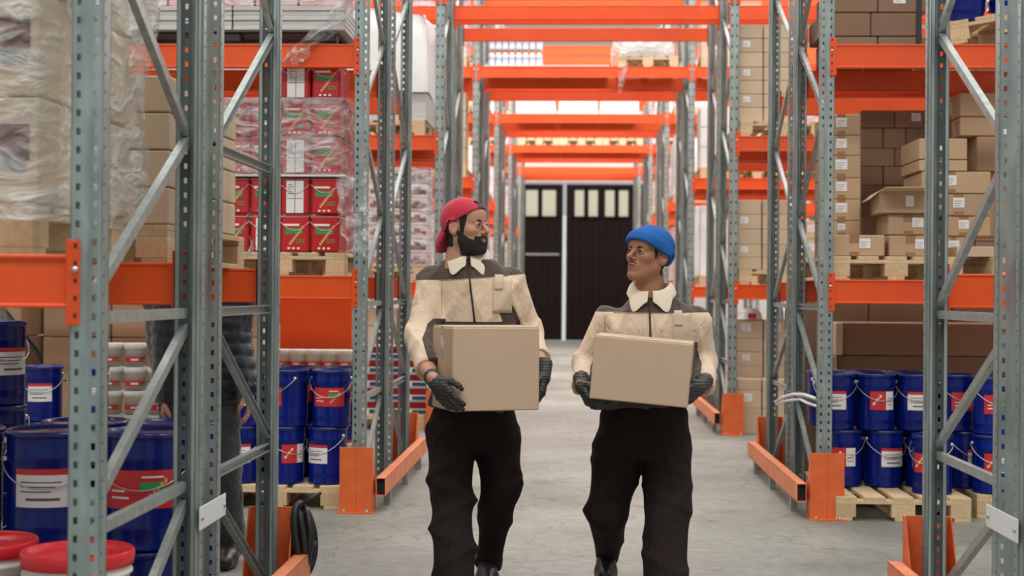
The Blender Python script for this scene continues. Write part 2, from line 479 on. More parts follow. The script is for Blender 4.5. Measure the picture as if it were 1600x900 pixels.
LN = {1: 'first', 2: 'second', 3: 'third', 4: 'top'}
def put_beam(proto, x, y, z, back, L_, label, group):
    """front-facing beam at y; back=True turns it to face away"""
    o = place(proto, (x, y, z), 0, label, 'shelf beam', group)
    if back: o.location = (x + L_, y, z); o.rotation_euler = (0, 0, math.pi)
    return o
for r in range(7):
    y0 = ROWS[r]
    planes = [(y0, False, 'front'), (y0 + FD, True, 'inner front'), (y0 + FD + GAP, False, 'inner rear'), (y0 + 2 * FD + GAP, True, 'rear')]
    for y, bk, pn in planes:
        for sd, xs in (('left', (XL - BAY, XL - 2 * BAY)), ('right', (XR, XR + BAY))):
            for k, x in enumerate(xs):
                for lv in (1, 2, 3, 4):
                    if r == 0 and (k > 0 or lv > 1): continue
                    if r == 1 and (lv > 2): continue
                    if r == 2 and (k > 0 and lv > 2 or lv > 3): continue
                    if k > 0 and r > 3: continue
                    if k > 0 and r == 1: continue
                    put_beam(beam, x, y, LV[lv], bk, BAY,
                             f"orange shelf beam {('beside','one bay off')[k]} the aisle {sd}, {LN[lv]} level, {pn} face of {RN[r]} row", 'orange shelf beams')
        if r >= 2:
            for lv in (3, 4):
                if r == 2 and lv == 4: continue
                put_beam(beam_tunnel, XL, y, LV[lv], bk, XR - XL,
                         f"orange beam bridging over the aisle, {LN[lv]} level, {pn} face of {RN[r]} row", 'orange beams over the aisle')

# column guards and the floor rails between them
def make_guard():
    m = MB(); t = 0.006
    m.box(-0.10, -0.001, -0.02, -0.02 + t, 0.0, 0.40, GUARD, bev=0.001)
    m.box(0.001, 0.10, -0.02, -0.02 + t, 0.0, 0.40, GUARD, bev=0.001)
    m.box(-0.001, 0.001, -0.017, -0.02 + t, 0.0, 0.40, GUARD)
    for s_ in (-1, 1):
        a, b = sorted((s_ * 0.10, s_ * (0.10 - t)))
        vs = []
        for x in (a, b): vs += [(x, -0.02, 0), (x, 0.15, 0), (x, 0.15, 0.10), (x, 0.02, 0.40), (x, -0.02, 0.40)]
        m.add(vs, [(0, 1, 2, 3, 4)[::-1], (5, 6, 7, 8, 9), (0, 5, 6, 1)[::-1], (1, 6, 7, 2)[::-1], (2, 7, 8, 3)[::-1], (3, 8, 9, 4)[::-1], (4, 9, 5, 0)[::-1]], GUARD)
    o = m.build('column_guard')
    b = MB(); b.box(-0.11, 0.11, -0.05, 0.0, 0, 0.008, GUARD)
    for dx in (-0.07, 0.07): b.lathe([(0, 0.024), (0.010, 0.024), (0.010, 0.008)], STEELD, 6, Matrix.Translation((dx, -0.036, 0)))
    b.build('anchor_plate', o)
    return o
guard = make_guard()
def make_rail(length):
    m = MB(); t = 0.004
    for a in ((-0.03, 0.03, 0.10, 0.104), (-0.03, 0.03, 0.206, 0.21), (-0.03, -0.026, 0.10, 0.21), (0.026, 0.03, 0.10, 0.21)):
        m.box(a[0], a[1], 0, length, a[2], a[3], RAILM)
    m.box(-0.026, 0.026, 0.03, 0.035, 0.104, 0.206, DARK)
    o = m.build('floor_rail')
    for k in (0.3, 1.25, 2.1):
        b = MB(); b.box(-0.02, 0.02, k, k + 0.05, 0, 0.10, STEELD); b.build('rail_foot', o)
    return o
rail = make_rail(2.44)
for r in range(6):
    for sd, x, s_ in (('left', XL, 1), ('right', XR, -1)):
        yb = ROWS[r] + 2 * FD + GAP
        if r > 0:
            place(guard, (x + s_ * 0.0, ROWS[r] - 0.09, 0), 0, f"orange steel guard at the foot of front post on {sd} of aisle, {RN[r]} row", 'post guard', 'orange post guards')
        g = place(guard, (x, yb + 0.09, 0), math.pi, f"orange steel guard behind the rear post on {sd} of aisle, {RN[r]} row", 'post guard', 'orange post guards')
        place(rail, (x + s_ * 0.145, ROWS[r] - 0.06, 0), 0, f"orange tubular floor rail along {sd} edge of aisle at {RN[r]} row", 'floor rail', 'orange floor rails')

# white spacer plates tying the two frames of the nearest row
for sd, x, sg in (('left', XL, 1), ('right', XR, -1)):
    m = MB(); y0 = ROWS[0] + FD
    pl = mat('white_plate', (0.68, 0.72, 0.72), 0.45)
    xs = x + sg * (PW / 2 + 0.004)
    m.box(min(xs, xs + sg * 0.004), max(xs, xs + sg * 0.004), y0 - 0.06, y0 + GAP + 0.10, 0.53, 0.61, pl, bev=0.0015)
    for yy in (y0 - 0.035, y0 + GAP + 0.07):
        m.lathe([(0, 0.006), (0.007, 0.006), (0.007, 0)], STEELD, 8, Matrix.Translation((xs + sg * 0.004, yy, 0.57)) @ Matrix.Rotation(R(90 * sg), 4, 'Y'))
    tag(m.build('spacer_plate'), f"white steel plate bolted across two grey posts low on the {sd}", 'spacer plate')

# white strap tied round the posts on the right, black hose bundle in the left guard
p = [at(1213, 628, 9.75), at(1222, 621, 9.70), at(1240, 616, 9.60), at(1258, 617, 9.2), at(1272, 622, 8.66)]
q = [at(1213, 632, 9.75), at(1230, 626, 9.65), at(1250, 624, 9.4), at(1262, 630, 9.0), at(1274, 634, 8.66)]
m = MB(); wt = mat('white_strap', (0.75, 0.76, 0.76), 0.4)
m.tube(p, 0.011, wt); m.tube(q, 0.009, wt); tag(m.build('strap'), 'white plastic strap looped between two grey posts above orange rail', 'strap')
m = MB()
for k in range(5):
    pts = []
    for i in range(25):
        a = 2 * math.pi * i / 24
        pts.append((XL + 0.125 + 0.02 * (k % 3) + 0.015 * math.sin(a * 2 + k), 6.16 + 0.055 * math.cos(a) + 0.01 * k, 0.25 + (0.17 - 0.015 * k) * math.sin(a)))
    m.tube(pts, 0.017, BLACKR, 8)
m.tube([(XL + 0.13, 6.16, 0.38), (XL + 0.16, 6.1, 0.44), (XL + 0.22, 6.15, 0.47)], 0.008, BLACKR)
m.tube([(XL + 0.12, 6.16, 0.1), (XL + 0.10, 6.2, 0.02)], 0.017, BLACKR)
tag(m.build('hose_bundle'), 'black rubber hose bundle hung in the orange guard at left', 'hose')
# ---------------------------------------------------------------- goods: prototypes
def make_pallet(w=0.8, d=1.2, parts=True, along='y'):
    """pallet with its front left bottom corner at 0,0,0; boards run along y (or x)"""
    deck = MB(); W, D = w, d
    def bx(m, x0, x1, y0, y1, z0, z1):
        if along == 'y': m.box(x0, x1, y0, y1, z0, z1, WOOD, bev=0.002)
        else: m.box(y0, y1, x0, x1, z0, z1, WOOD, bev=0.002)
    n = 5; bw = 0.125; step = (W - bw) / (n - 1)
    for i in range(n): bx(deck, i * step, i * step + bw, 0, D, 0.122, 0.144)
    for y in (0, D / 2 - 0.05, D - 0.10): bx(deck, 0, W, y, y + 0.10, 0.100, 0.122)
    for x in (0, W / 2 - 0.05, W - 0.10): bx(deck, x, x + 0.10, 0, D, 0, 0.022)
    blocks = []
    for x in (0, W / 2 - 0.07, W - 0.12):
        for y in (0.0, D / 2 - 0.06, D - 0.12):
            b = MB() if parts else deck
            bx(b, x, x + (0.14 if 0 < x < W - 0.2 else 0.12), y, y + 0.12, 0.022, 0.100)
            if parts: blocks.append(b)
    o = deck.build('wooden_pallet')
    for b in blocks: b.build('pallet_block', o)
    return o
PAL_Y = make_pallet(0.8, 1.2, True, 'y'); PAL_X = make_pallet(0.8, 1.2, True, 'x')     # x: 1.2 wide, 0.8 deep... swapped axes
PAL_F = make_pallet(0.8, 1.2, False, 'y')

_cache = {}
def carton_proto(w, d, h, m=CARD, tape=True, label='r', side=False):
    key = (round(w, 3), round(d, 3), round(h, 3), m.name, tape, label)
    if key in _cache: return _cache[key]
    b = MB(); b.box(0, w, 0, d, 0, h, m, bev=min(0.006, h * 0.06))
    b.box(0.004, w - 0.004, d / 2 - 0.0015, d / 2 + 0.0015, h, h + 0.0008, TAPE)
    o = b.build('carton')
    if tape:
        t = MB(); c = w * 0.42; tw = min(0.03, w * 0.12)
        t.box(c - tw, c + tw, -0.0012, 0, h * 0.62, h, TAPE); t.box(c - tw, c + tw, -0.0012, 0, 0, h * 0.2, TAPE)
        t.build('tape', o)
    if label:
        l = MB(); c = w * (0.42 if label == 'c' else 0.62 if label == 'r' else 0.25); s_ = min(0.05, h * 0.26)
        l.box(c - s_, c + s_, -0.0026, -0.0012, h * 0.38, h * 0.38 + 1.75 * s_, STICK)
        for i in range(3): l.box(c - s_ * 0.75, c + s_ * (0.2 + 0.2 * i), -0.003, -0.0026, h * 0.38 + s_ * (0.3 + i * 0.4), h * 0.38 + s_ * (0.38 + i * 0.4), INK)
        l.build('sticker', o)
    _cache[key] = o
    return o
def carton(x, y, z, w, d, h, label, group=None, m=CARD, tape=True, lab='r', rz=0, cat='carton'):
    w, d, h = round(w, 2), round(d, 2), round(h, 3)
    o = place(carton_proto(w, d, h, m, tape, lab), (x, y, z), rz, label, cat, group)
    o.name = {'carton': 'carton', 'pack': 'printed_pack' if m in (PINK, WHITEP) else 'flat_pack', 'box': 'white_box'}[cat] if m is not CARDD else 'dark_carton'
    return o
def carton_px(x0, y0, x1, y1, Y, d, label, **k):
    """carton whose front face covers the given pixels when it stands at distance Y"""
    a = at(x0, y1, Y); b = at(x1, y0, Y)
    zz = k.pop('z', a.z)
    return carton(a.x, Y, zz, b.x - a.x, d, b.z - zz - 0.002, label, **k)

def lab_patch(b, r, a0, a1, z0, z1, m, n=10, off=0.0012, slope=0.0):
    b.lathe([(r + off + slope * z0, z0), (r + off + slope * z1, z1)], m, n, None, True, R(a0), R(a1))
def make_pail(h=0.355, r=0.124, style='red', handle='front'):
    """tinned pail; label faces -y (angle -90)"""
    b = MB(); s = h / 0.355
    pr = [(0, 0.004), (r * 0.93, 0.004), (r * 0.955, 0), (r * 0.96, 0.012), (r * 0.945, 0.016), (r * 0.955, 0.06 * s), (r * 0.972, 0.066 * s), (r * 0.957, 0.072 * s),
          (r * 0.965, 0.27 * s), (r * 0.995, 0.278 * s), (r * 0.97, 0.286 * s), (r * 0.975, 0.335 * s), (r * 0.975, h - 0.012)]
    b.lathe(pr, BLUE, 36)
    o = b.build('paint_pail')
    l = MB()
    l.lathe([(r * 0.975, h - 0.022), (r * 1.01, h - 0.022), (r * 1.025, h - 0.012), (r * 1.015, h - 0.002), (r * 0.985, h), (r * 0.96, h - 0.002), (r * 0.945, h - 0.012), (0, h - 0.012)], BLUED, 36)
    l.build('pail_lid', o)
    e = MB(); zt = 0.300 * s
    for sx in (-1, 1):
        e.lathe([(0, 0.012), (0.009, 0.012), (0.012, 0)], WIRE, 10, Matrix.Translation((sx * r * 0.975, 0, zt)) @ Matrix.Rotation(R(90 * sx), 4, 'Y'))
    pts = []
    for i in range(17):
        a = math.pi * i / 16
        pts.append((math.cos(a) * (r + 0.012), -(math.sin(a) * (r * 1.02)), zt - math.sin(a) * 0.115 * s))
    e.tube(pts, 0.0024, WIRE, 6); e.build('wire_handle', o)
    g = MB(); zl0, zl1 = 0.13 * s, 0.245 * s
    k = 0.0
    if style == 'red':
        lab_patch(g, r * 0.965, -140, -40, zl0, zl1, REDL)
        lab_patch(g, r * 0.967, -90, -58, zl0 + 0.055 * s, zl0 + 0.08 * s, GREENL)
        lab_patch(g, r * 0.967, -88, -60, zl0 + 0.092 * s, zl0 + 0.098 * s, WHITEP)
        for i in range(6): lab_patch(g, r * 0.968, -84 + i * 5, -80 + i * 5, zl0 + (0.02 + i * 0.011) * s, zl0 + (0.035 + i * 0.011) * s, STRAW, 3)
        for i in range(2): lab_patch(g, r * 0.967, -130, -104 - 6 * i, zl0 + (0.03 + 0.02 * i) * s, zl0 + (0.036 + 0.02 * i) * s, WHITEP)
    elif style == 'white':
        lab_patch(g, r * 0.965, -128, -52, zl0, zl1, WHITEP)
        lab_patch(g, r * 0.967, -128, -52, zl1 - 0.018 * s, zl1, REDL)
        lab_patch(g, r * 0.967, -112, -68, zl0 + 0.02 * s, zl0 + 0.028 * s, INK)
        for i in range(3): lab_patch(g, r * 0.967, -120, -80 + 7 * i, zl0 + (0.045 + 0.014 * i) * s, zl0 + (0.049 + 0.014 * i) * s, INK)
    else:
        lab_patch(g, r * 0.965, -128, -80, zl0, zl1, REDL)
        lab_patch(g, r * 0.965, -80, -50, zl0, zl1, WHITEP)
        for i in range(5): lab_patch(g, r * 0.968, -120 + i * 5, -114 + i * 5, zl0 + (0.03 + i * 0.012) * s, zl0 + (0.045 + i * 0.012) * s, STRAW if i % 2 else WHITEP, 3)
        for i in range(3): lab_patch(g, r * 0.967, -76, -56, zl0 + (0.03 + 0.02 * i) * s, zl0 + (0.034 + 0.02 * i) * s, INK)
    g.build('pail_label', o)
    return o
PAILS = {k: make_pail(style=k) for k in ('red', 'white', 'mixed')}
BIG = {k: make_pail(0.42, 0.163, k) for k in ('red', 'white')}
def pail(kind, px, Y, z, turn, label, group='blue paint pails', big=False):
    z += 0.001
    x = at(px, 500, Y).x
    return place((BIG if big else PAILS)[kind], (x, Y, z), R(turn), label, 'pail', group)

def make_tin(face='red'):
    b = MB(); w, d, h = 0.178, 0.178, 0.232
    b.box(0, w, 0, d, 0.004, h - 0.008, RED, bev=0.012)
    o = b.build('square_tin')
    l = MB(); l.box(0.004, w - 0.004, 0.004, d - 0.004, h - 0.010, h, RED, bev=0.004); l.box(-0.001, w + 0.001, -0.001, d + 0.001, h - 0.014, h - 0.009, WIRE, bev=0.002); l.build('tin_lid', o)
    g = MB()
    if face == 'white':
        g.box(0.035, w - 0.035, -0.001, 0, 0.012, h - 0.02, WHITEP)
        g.box(w / 2 - 0.002, w / 2 + 0.002, -0.0015, -0.001, 0.012, h - 0.02, INK); g.box(0.04, w - 0.04, -0.0015, -0.001, 0.10, 0.104, INK)
        for i in range(5): g.box(0.045, 0.08 - (i % 3) * 0.008, -0.0015, -0.001, 0.13 + i * 0.014, 0.134 + i * 0.014, INK)
    else:
        g.box(0.03, w - 0.04, -0.001, 0, 0.115, 0.15, GREENL)
        g.box(0.02, w - 0.06, -0.001, 0, 0.165, 0.178, WHITEP)
        for i in range(9): g.box(0.055 + i * 0.010, 0.068 + i * 0.010, -0.002, -0.001, 0.045 + i * 0.013, 0.062 + i * 0.013, STRAW)
        for i in range(3): g.box(0.045 + i * 0.03, 0.06 + i * 0.03, -0.001, 0, 0.02, 0.032, WHITEP)
        for i in range(2): g.box(0.10, 0.15, -0.0012, -0.0002, 0.06 + 0.015 * i, 0.066 + 0.015 * i, GREENL)
    g.build('tin_label', o)
    e = MB(); pts = [(-0.002 + (w + 0.004) * i / 10, -0.006, 0.19 - 0.055 * math.sin(math.pi * i / 10)) for i in range(11)]
    e.tube(pts, 0.002, WIRE, 6); e.build('wire_handle', o)
    return o
TIN = {'red': make_tin('red'), 'white': make_tin('white')}

def make_bucket(r=0.170, h=0.27, lid=REDPL, lab=1.0):
    b = MB(); b.lathe([(0, 0.002), (r * 0.84, 0.002), (r * 0.86, 0), (r * 0.93, h * 0.72), (r * 0.98, h * 0.73), (r * 0.98, h * 0.76), (r * 0.94, h * 0.77), (r * 0.955, h - 0.02)], WHITEPL, 36)
    o = b.build('plastic_bucket')
    l = MB(); l.lathe([(r * 0.955, h - 0.045), (r * 1.0, h - 0.045), (r * 1.02, h - 0.02), (r * 1.01, h - 0.004), (r * 0.985, h), (r * 0.95, h - 0.003), (r * 0.93, h - 0.016), (r * 0.4, h - 0.016), (0, h - 0.014)], lid, 36)
    l.build('bucket_lid', o)
    g = MB()
    z0, z1 = h * (0.12 + .18 * (1 - lab)), h * (0.24 + 0.36 * lab)
    lab_patch(g, r * 0.86, -150, -30, z0, z1, REDL, 14, slope=r * 0.07 / (h * 0.72))
    lab_patch(g, r * 0.86 + 0.001, -110, -70, z0 + 0.3 * (z1 - z0), z0 + 0.7 * (z1 - z0), WHITEP, 6, slope=r * 0.07 / (h * 0.72))
    lab_patch(g, r * 0.86 + 0.001, -60, -40, z0 + 0.05 * (z1 - z0), z0 + 0.5 * (z1 - z0), GREENL, 6, slope=r * 0.07 / (h * 0.72))
    g.build('bucket_label', o)
    return o
BUCKET = make_bucket(); BUCKET_S = make_bucket(0.082, 0.165, WHITEPL, 0.5)

# noise-rippled plastic film around a load: closed shell following a rounded box
def film_wrap(x0, x1, y0, y1, z0, z1, label, name='stretch_film', m=None, amp=0.02, bulge=0.02, seed=0, top=True, group=None):
    rr = random.Random(seed); n = 14
    ph = [(rr.uniform(-1, 1) * 9, rr.uniform(-1, 1) * 9, rr.uniform(-1, 1) * 12, rr.uniform(0, 6.3)) for _ in range(7)]
    def disp(p):
        return sum(math.sin(a * p.x + b * p.y + c * p.z + d) for a, b, c, d in ph) / 4.0
    mb = MB(); c = Vector(((x0 + x1) / 2, (y0 + y1) / 2, (z0 + z1) / 2))
    per = []
    nx = max(6, int((x1 - x0) / 0.04)); ny = max(6, int((y1 - y0) / 0.04)); nz = max(6, int((z1 - z0) / 0.035))
    for i in range(nx): per.append((x0 + (x1 - x0) * i / nx, y0, 0, -1))
    for i in range(ny): per.append((x1, y0 + (y1 - y0) * i / ny, 1, 0))
    for i in range(nx): per.append((x1 - (x1 - x0) * i / nx, y1, 0, 1))
    for i in range(ny): per.append((x0, y1 - (y1 - y0) * i / ny, -1, 0))
    K = len(per); vs = []; fs = []
    for j in range(nz + 1):
        z = z0 + (z1 - z0) * j / nz
        for (x, y, nx_, ny_) in per:
            p = Vector((x, y, z)); d = disp(p)
            o = 0.006 + amp * max(0, d * 0.6 + 0.35) + bulge * math.sin(math.pi * j / nz)
            q = p + Vector((nx_, ny_, 0)) * o
            # pull the corners in
            q.x = c.x + (q.x - c.x) * 1.0; vs.append(q)
    for j in range(nz):
        for i in range(K):
            k = (i + 1) % K; fs.append((j * K + i, j * K + k, (j + 1) * K + k, (j + 1) * K + i))
    if top:
        o_ = nz * K
        vs.append(Vector((c.x, c.y, z1 + 0.01)))
        for i in range(K): fs.append((o_ + i, o_ + (i + 1) % K, len(vs) - 1))
    mb.add(vs, fs, m or FILM, None, True)
    return tag(mb.build(name), label, 'plastic film', group)
def film_rag(pts, label, width, amp=0.03, seed=1, m=None, name='loose_film'):
    """hanging strip of film along a path of points, crumpled"""
    rr = random.Random(seed); mb = MB(); vs = []; fs = []; K = 12
    ph = [rr.uniform(0, 6) for _ in range(6)]
    P = [Vector(p) for p in pts]; S = []
    for i in range(len(P) - 1):
        for t in range(6): S.append(P[i].lerp(P[i + 1], t / 6))
    S.append(P[-1]); n = len(S)
    for i, p in enumerate(S):
        w_ = width[0] + (width[1] - width[0]) * i / (n - 1)
        for k in range(K):
            u = k / (K - 1) - 0.5
            vs.append(p + Vector((u * w_ + 0.3 * amp * math.sin(i * 1.3 + ph[0]), amp * math.sin(u * 17 + ph[1] + i * 0.35) + amp * 0.6 * math.sin(i * 0.9 + ph[2] + 5 * u), 0.4 * amp * math.sin(u * 9 + ph[3] + i))))
    for i in range(n - 1):
        for k in range(K - 1): fs.append((i * K + k, i * K + k + 1, (i + 1) * K + k + 1, (i + 1) * K + k))
    mb.add(vs, fs, m or FILMT, None, True)
    return tag(mb.build(name), label, 'plastic film')

ZT = {0: 0.0, 1: 1.442, 2: 2.870, 3: 4.330}
# ---------------------------------------------------------------- nearest row, left
place(PAL_X, (-2.70, 3.88, ZT[1]), 0, 'wooden pallet under the film-wrapped cartons at far left, nearest shelf', 'pallet', 'wooden pallets')
zc = ZT[1] + 0.146
PRED = mat('pale_red_print', (0.70, 0.10, 0.14), 0.5)
for t in range(5):
    for c in range(3):
        for dd in range(2):
            o = carton(-2.70 + c * 0.405, 3.90 + dd * 0.40, zc + t * 0.30, 0.40, 0.39, 0.295,
                       f"tan carton under film, {TIER[t]} tier, {ORD[c]} from left, {('front','back')[dd]} stack of nearest pallet", 'film-wrapped cartons on the nearest shelf', m=CARDP, tape=False, lab=None)
            if dd == 0 and t < 4:
                l = MB(); l.box(0.22, 0.37, -0.003, -0.001, 0.12, 0.22, PRED); l.box(0.29, 0.36, -0.004, -0.003, 0.09, 0.13, STICK); l.build('printed_panel', o)
film_wrap(-2.72, -1.475, 3.88, 4.72, zc - 0.05, zc + 1.51, 'crinkled clear stretch film wrapped round the cartons at far left', amp=0.05, bulge=0.03, seed=3)
# rear half of nearest row: plain carton stack
place(PAL_Y, (-2.28, 5.12, ZT[1]), 0, 'wooden pallet under the plain brown cartons behind the near left post', 'pallet', 'wooden pallets')
for t in range(4):
    for c in range(3):
        for dd in range(3):
            if c < 1 and dd > 0: continue
            carton(-2.27 + c * 0.265, 5.13 + dd * 0.34, zc + t * 0.137, 0.26, 0.335, 0.133,
                   f"brown carton, {TIER[t]} tier, {ORD[c]} column, {ORD[dd]} rank, stack behind near left post", 'plain cartons behind the near left post', m=CARD if (c + dd) % 2 else CARDP, tape=False, lab=None)
film_rag([(-1.47, 5.5, 2.10), (-1.46, 5.55, 2.2), (-1.43, 5.62, 2.28)], 'scrap of film curling above the brown carton stack', (0.1, 0.03), 0.02, 5)
# pails of the nearest row on the floor
big = [('white', 84, 5.10, 'with a white label behind near post'), ('red', 232, 5.10, 'with red and green label behind the braces'), ('white', -64, 5.10, 'at the left edge, dark in shadow'), ('red', 84, 5.44, 'behind the white-labelled one'), ('white', 232, 5.44, 'behind the red and green labelled one')]
for k, px, Y, d_ in big:
    xx = at(px if Y < 5.3 else (px + (897 - px) * 0.064), 500, Y).x
    for t in (0, 1):
        place(BIG[k if t else 'white'], (xx, Y, 0.001 + 0.421 * t), R(8 if t else 30), f"{('lower large blue pail beneath the one','upper large blue pail')[t]} {d_}", 'pail', 'large blue pails')
for i, (x, Y, z) in enumerate([(-1.535, 4.36, 0.272), (-1.895, 4.50, 0.272), (-1.535, 4.36, 0.001), (-1.895, 4.50, 0.001)]):
    place(BUCKET, (x, Y, z), 0.3 * i, f"white plastic bucket with red lid, {('upper','upper','lower','lower')[i]}, {('right','left')[i % 2]} one of the near left pair", 'bucket', 'white buckets with red lids')
place(PAL_Y, (-3.05, 5.64, 0), 0, 'floor pallet under the three-high blue pails at left edge', 'pallet', 'wooden pallets')
for i, (px, Y) in enumerate([(-6, 5.92), (-110, 5.92)]):
    for t in range(3):
        pail('white', px, Y, 0.146 + 0.355 * t, 30 * t, f"blue paint pail, {TIER[t]} of three stacked, {('at left edge', 'just beyond left edge')[i]} behind near pails")

# ---------------------------------------------------------------- second row, left
Y2 = ROWS[1]
xa = at(347, 450, 8.9).x
place(PAL_Y, (at(345, 400, 8.85).x, 8.76, ZT[1]), 0, 'wooden pallet under the red square tins', 'pallet', 'wooden pallets')
for t in range(5):
    for c in range(4):
        for dd in range(4):
            if dd > 0 and c < 3 and t < 4: continue
            if t == 4 and (c < 2 or dd > 1): continue
            zt = zc + t * 0.234 + (0.02 if t >= 2 else 0)
            if t >= 3: zt = zc + t * 0.234 + 0.02
            x = xa + 0.01 + c * 0.190
            kind = 'white' if (c == 2 and t in (1, 2)) or (c == 1 and t == 0) or (c == 2 and t == 4) else 'red'
            place(TIN[kind], (x, 8.80 + dd * 0.19, zt), 0, f"red square tin, {TIER[t]} tier, {ORD[c]} column, {ORD[dd]} rank on the left shelf pallet", 'tin', 'red square tins')
m = MB(); m.box(xa - 0.02, xa + 0.80, 8.77, 9.62, zc + 0.471, zc + 0.484, WHITEP, bev=0.003); tag(m.build('slip_sheet'), 'white slip sheet between the tiers of red tins', 'sheet')
film_wrap(xa - 0.0, xa + 0.79, 8.77, 9.60, zc + 0.485, zc + 0.96, 'clear film stretched round the upper tiers of red tins', amp=0.02, bulge=0.01, seed=9, m=FILMT)
film_rag([at(548, 272, 8.72), at(552, 320, 8.70), at(558, 360, 8.66), at(565, 400, 8.64)], 'torn film hanging beside the red tins', (0.20, 0.17), 0.03, 3)
film_rag([at(385, 320, 8.9), at(388, 360, 8.85), at(390, 400, 8.8)], 'bunched film hanging left of the red tins', (0.12, 0.1), 0.05, 8)
# upper left load of second row: printed packs on a thick bundle of boards
xl = at(225, 50, 8.8).x
m = MB()
for yy in (0.0, 0.36, 0.72): m.box(0, 1.34, yy, yy + 0.10, 0, 0.02, BLACKR); 
for yy in (0.0, 0.36, 0.72):
    for xx in (0.0, 0.60, 1.20): m.box(xx, xx + 0.14, yy, yy + 0.10, 0.02, 0.075, BLACKR, bev=0.01)
m.box(0, 1.34, 0, 0.82, 0.075, 0.098, BLACKR, bev=0.01)
tag(m.build('black_base', None, (xl - 0.12, 8.76, ZT[2])), 'black base added for the dark gap under grey boards on the upper left shelf', 'pallet')  # made-up black base standing in for the darkness beneath the boards
for i, x in enumerate((xl - 0.14, xl + 0.57)):
    for t in range(5):
        m = MB(); m.box(0, 0.70, 0, 0.8, 0, 0.029, GREYL, bev=0.004); o = m.build('grey_board', None, (x, 8.77 + 0.008 * (t % 2), ZT[2] + 0.099 + t * 0.0305))
        tag(o, f"grey board, {TIER[t]} of the bundle {('left', 'right')[i]} on the upper left shelf", 'board', 'grey boards')
for t in range(2):
    for c in range(5):
        o = carton(xl - 0.12 + c * 0.275, 8.80, ZT[2] + 0.255 + t * 0.27, 0.26, 0.5, 0.262, f"pink and white printed pack, {TIER[t]} tier, {ORD[c]} from left, upper left shelf", 'printed packs on the upper left shelf', m=PINK, tape=False, lab='c', cat='pack')
film_wrap(xl - 0.13, xl + 1.26, 8.765, 9.50, ZT[2] + 0.255, ZT[2] + 0.85, 'clear film round the printed packs on the upper left shelf', amp=0.03, bulge=0.02, seed=12, m=FILMT)
film_rag([at(545, 0, 8.68), at(520, 40, 8.66), at(470, 75, 8.66), at(455, 100, 8.66)], 'long tail of film drooping over the upper left orange beam', (0.12, 0.16), 0.03, 13)

# floor of second row, left: two tiers of pails on pallets
place(PAL_Y, (at(332, 780, 8.75).x, 8.72, 0), 0, 'floor pallet under the blue pails left of the aisle', 'pallet', 'wooden pallets')
for t, row in enumerate([[('white', 514, -30), ('mixed', 447, 40), ('white', 380, 0), ('red', 315, 10)], [('red', 519, 0), ('red', 452, -60), ('mixed', 384, 0), ('red', 318, 0)]]):
    for c, (k, px, tn) in enumerate(row):
        for dd in range(2):
            pail(k, px + 13 * dd, 8.88 + 0.285 * dd, 0.146 + 0.355 * t, tn + 70 * dd, f"blue paint pail, {('lower','upper')[t]} tier, {ORD[c]} from the aisle, {('front','second')[dd]} rank, left floor pallet")
for i, (px, t) in enumerate([(68, 0), (68, 1), (140, 0), (140, 1)]):
    pail('white', px, 9.0, 0.146 + 0.355 * t, 10, f"blue paint pail, {('lower','upper')[t]} tier, {('left','right')[i // 2]} of the pair on the far left pallet")
place(PAL_X, (at(40, 780, 8.9).x - 0.22, 8.8, 0), 0, 'floor pallet under pails behind the near left post', 'pallet', 'wooden pallets')
# small white buckets in red and white behind the braces
place(PAL_X, (at(165, 700, 9.75).x - 0.05, 9.68, 0), 0, 'floor pallet under the stacked small white buckets', 'pallet', 'wooden pallets')
for t in range(5):
    for c in range(4):
        place(BUCKET_S, (at(175, 500, 9.8).x + c * 0.17, 9.8, 0.146 + t * 0.166), 0.2 * c, f"small white bucket with red label, {TIER[t]} tier, {ORD[c]} from left behind the braces", 'bucket', 'small white buckets')
for t in range(4):
    for c in range(5):
        carton((-3.98, -3.46, -2.94, -4.66, -5.18)[c], 10.52, 0.0 + t * 0.33, 0.51, 0.46, 0.325, f"brown carton, {TIER[t]} tier, {ORD[c]} column, floor stack at far left behind pails", 'floor cartons at far left', tape=False, lab=None)
# orange steel panel trolley standing behind the pails
m = MB(); a = at(437, 545, 11.7); b = at(550, 466, 11.7)
m.box(a.x, b.x, 11.7, 11.74, 0.35, b.z + 0.02, ORANGE, bev=0.006); m.box(a.x - 0.03, b.x + 0.02, 11.68, 11.70, b.z + 0.02, b.z + 0.06, ORANGE); 
o = m.build('panel_trolley')
f = MB()
for x in (a.x + 0.03, b.x - 0.03): f.box(x - 0.02, x + 0.02, 11.74, 11.78, 0.1, b.z, ORANGE)
f.box(a.x, b.x, 11.6, 12.2, 0.10, 0.16, ORANGE, bev=0.01); f.build('trolley_frame', o)
for x in (a.x + 0.08, b.x - 0.08):
    for y in (11.68, 12.1):
        wh = MB(); wh.lathe([(0, -0.02), (0.05, -0.02), (0.05, 0.02), (0, 0.02)], BLACKR, 16, Matrix.Translation((x, y, 0.05)) @ Matrix.Rotation(R(90), 4, 'Y')); wh.build('wheel', o)
tag(o, 'orange steel panel trolley behind the blue pails left of the aisle', 'trolley')
for i in range(6):
    x = a.x - 0.05 + i * 0.13
    place(BUCKET_S, (x, 11.4, 0.71), 0, f"small pale tub, {ORD[i]} from left in front of the orange panel", 'tub', 'small tubs before the orange panel')
carton(a.x - 0.15, 11.25, 0, 0.85, 0.3, 0.70, 'plain carton carrying the small tubs before the orange panel', tape=False, lab=None)

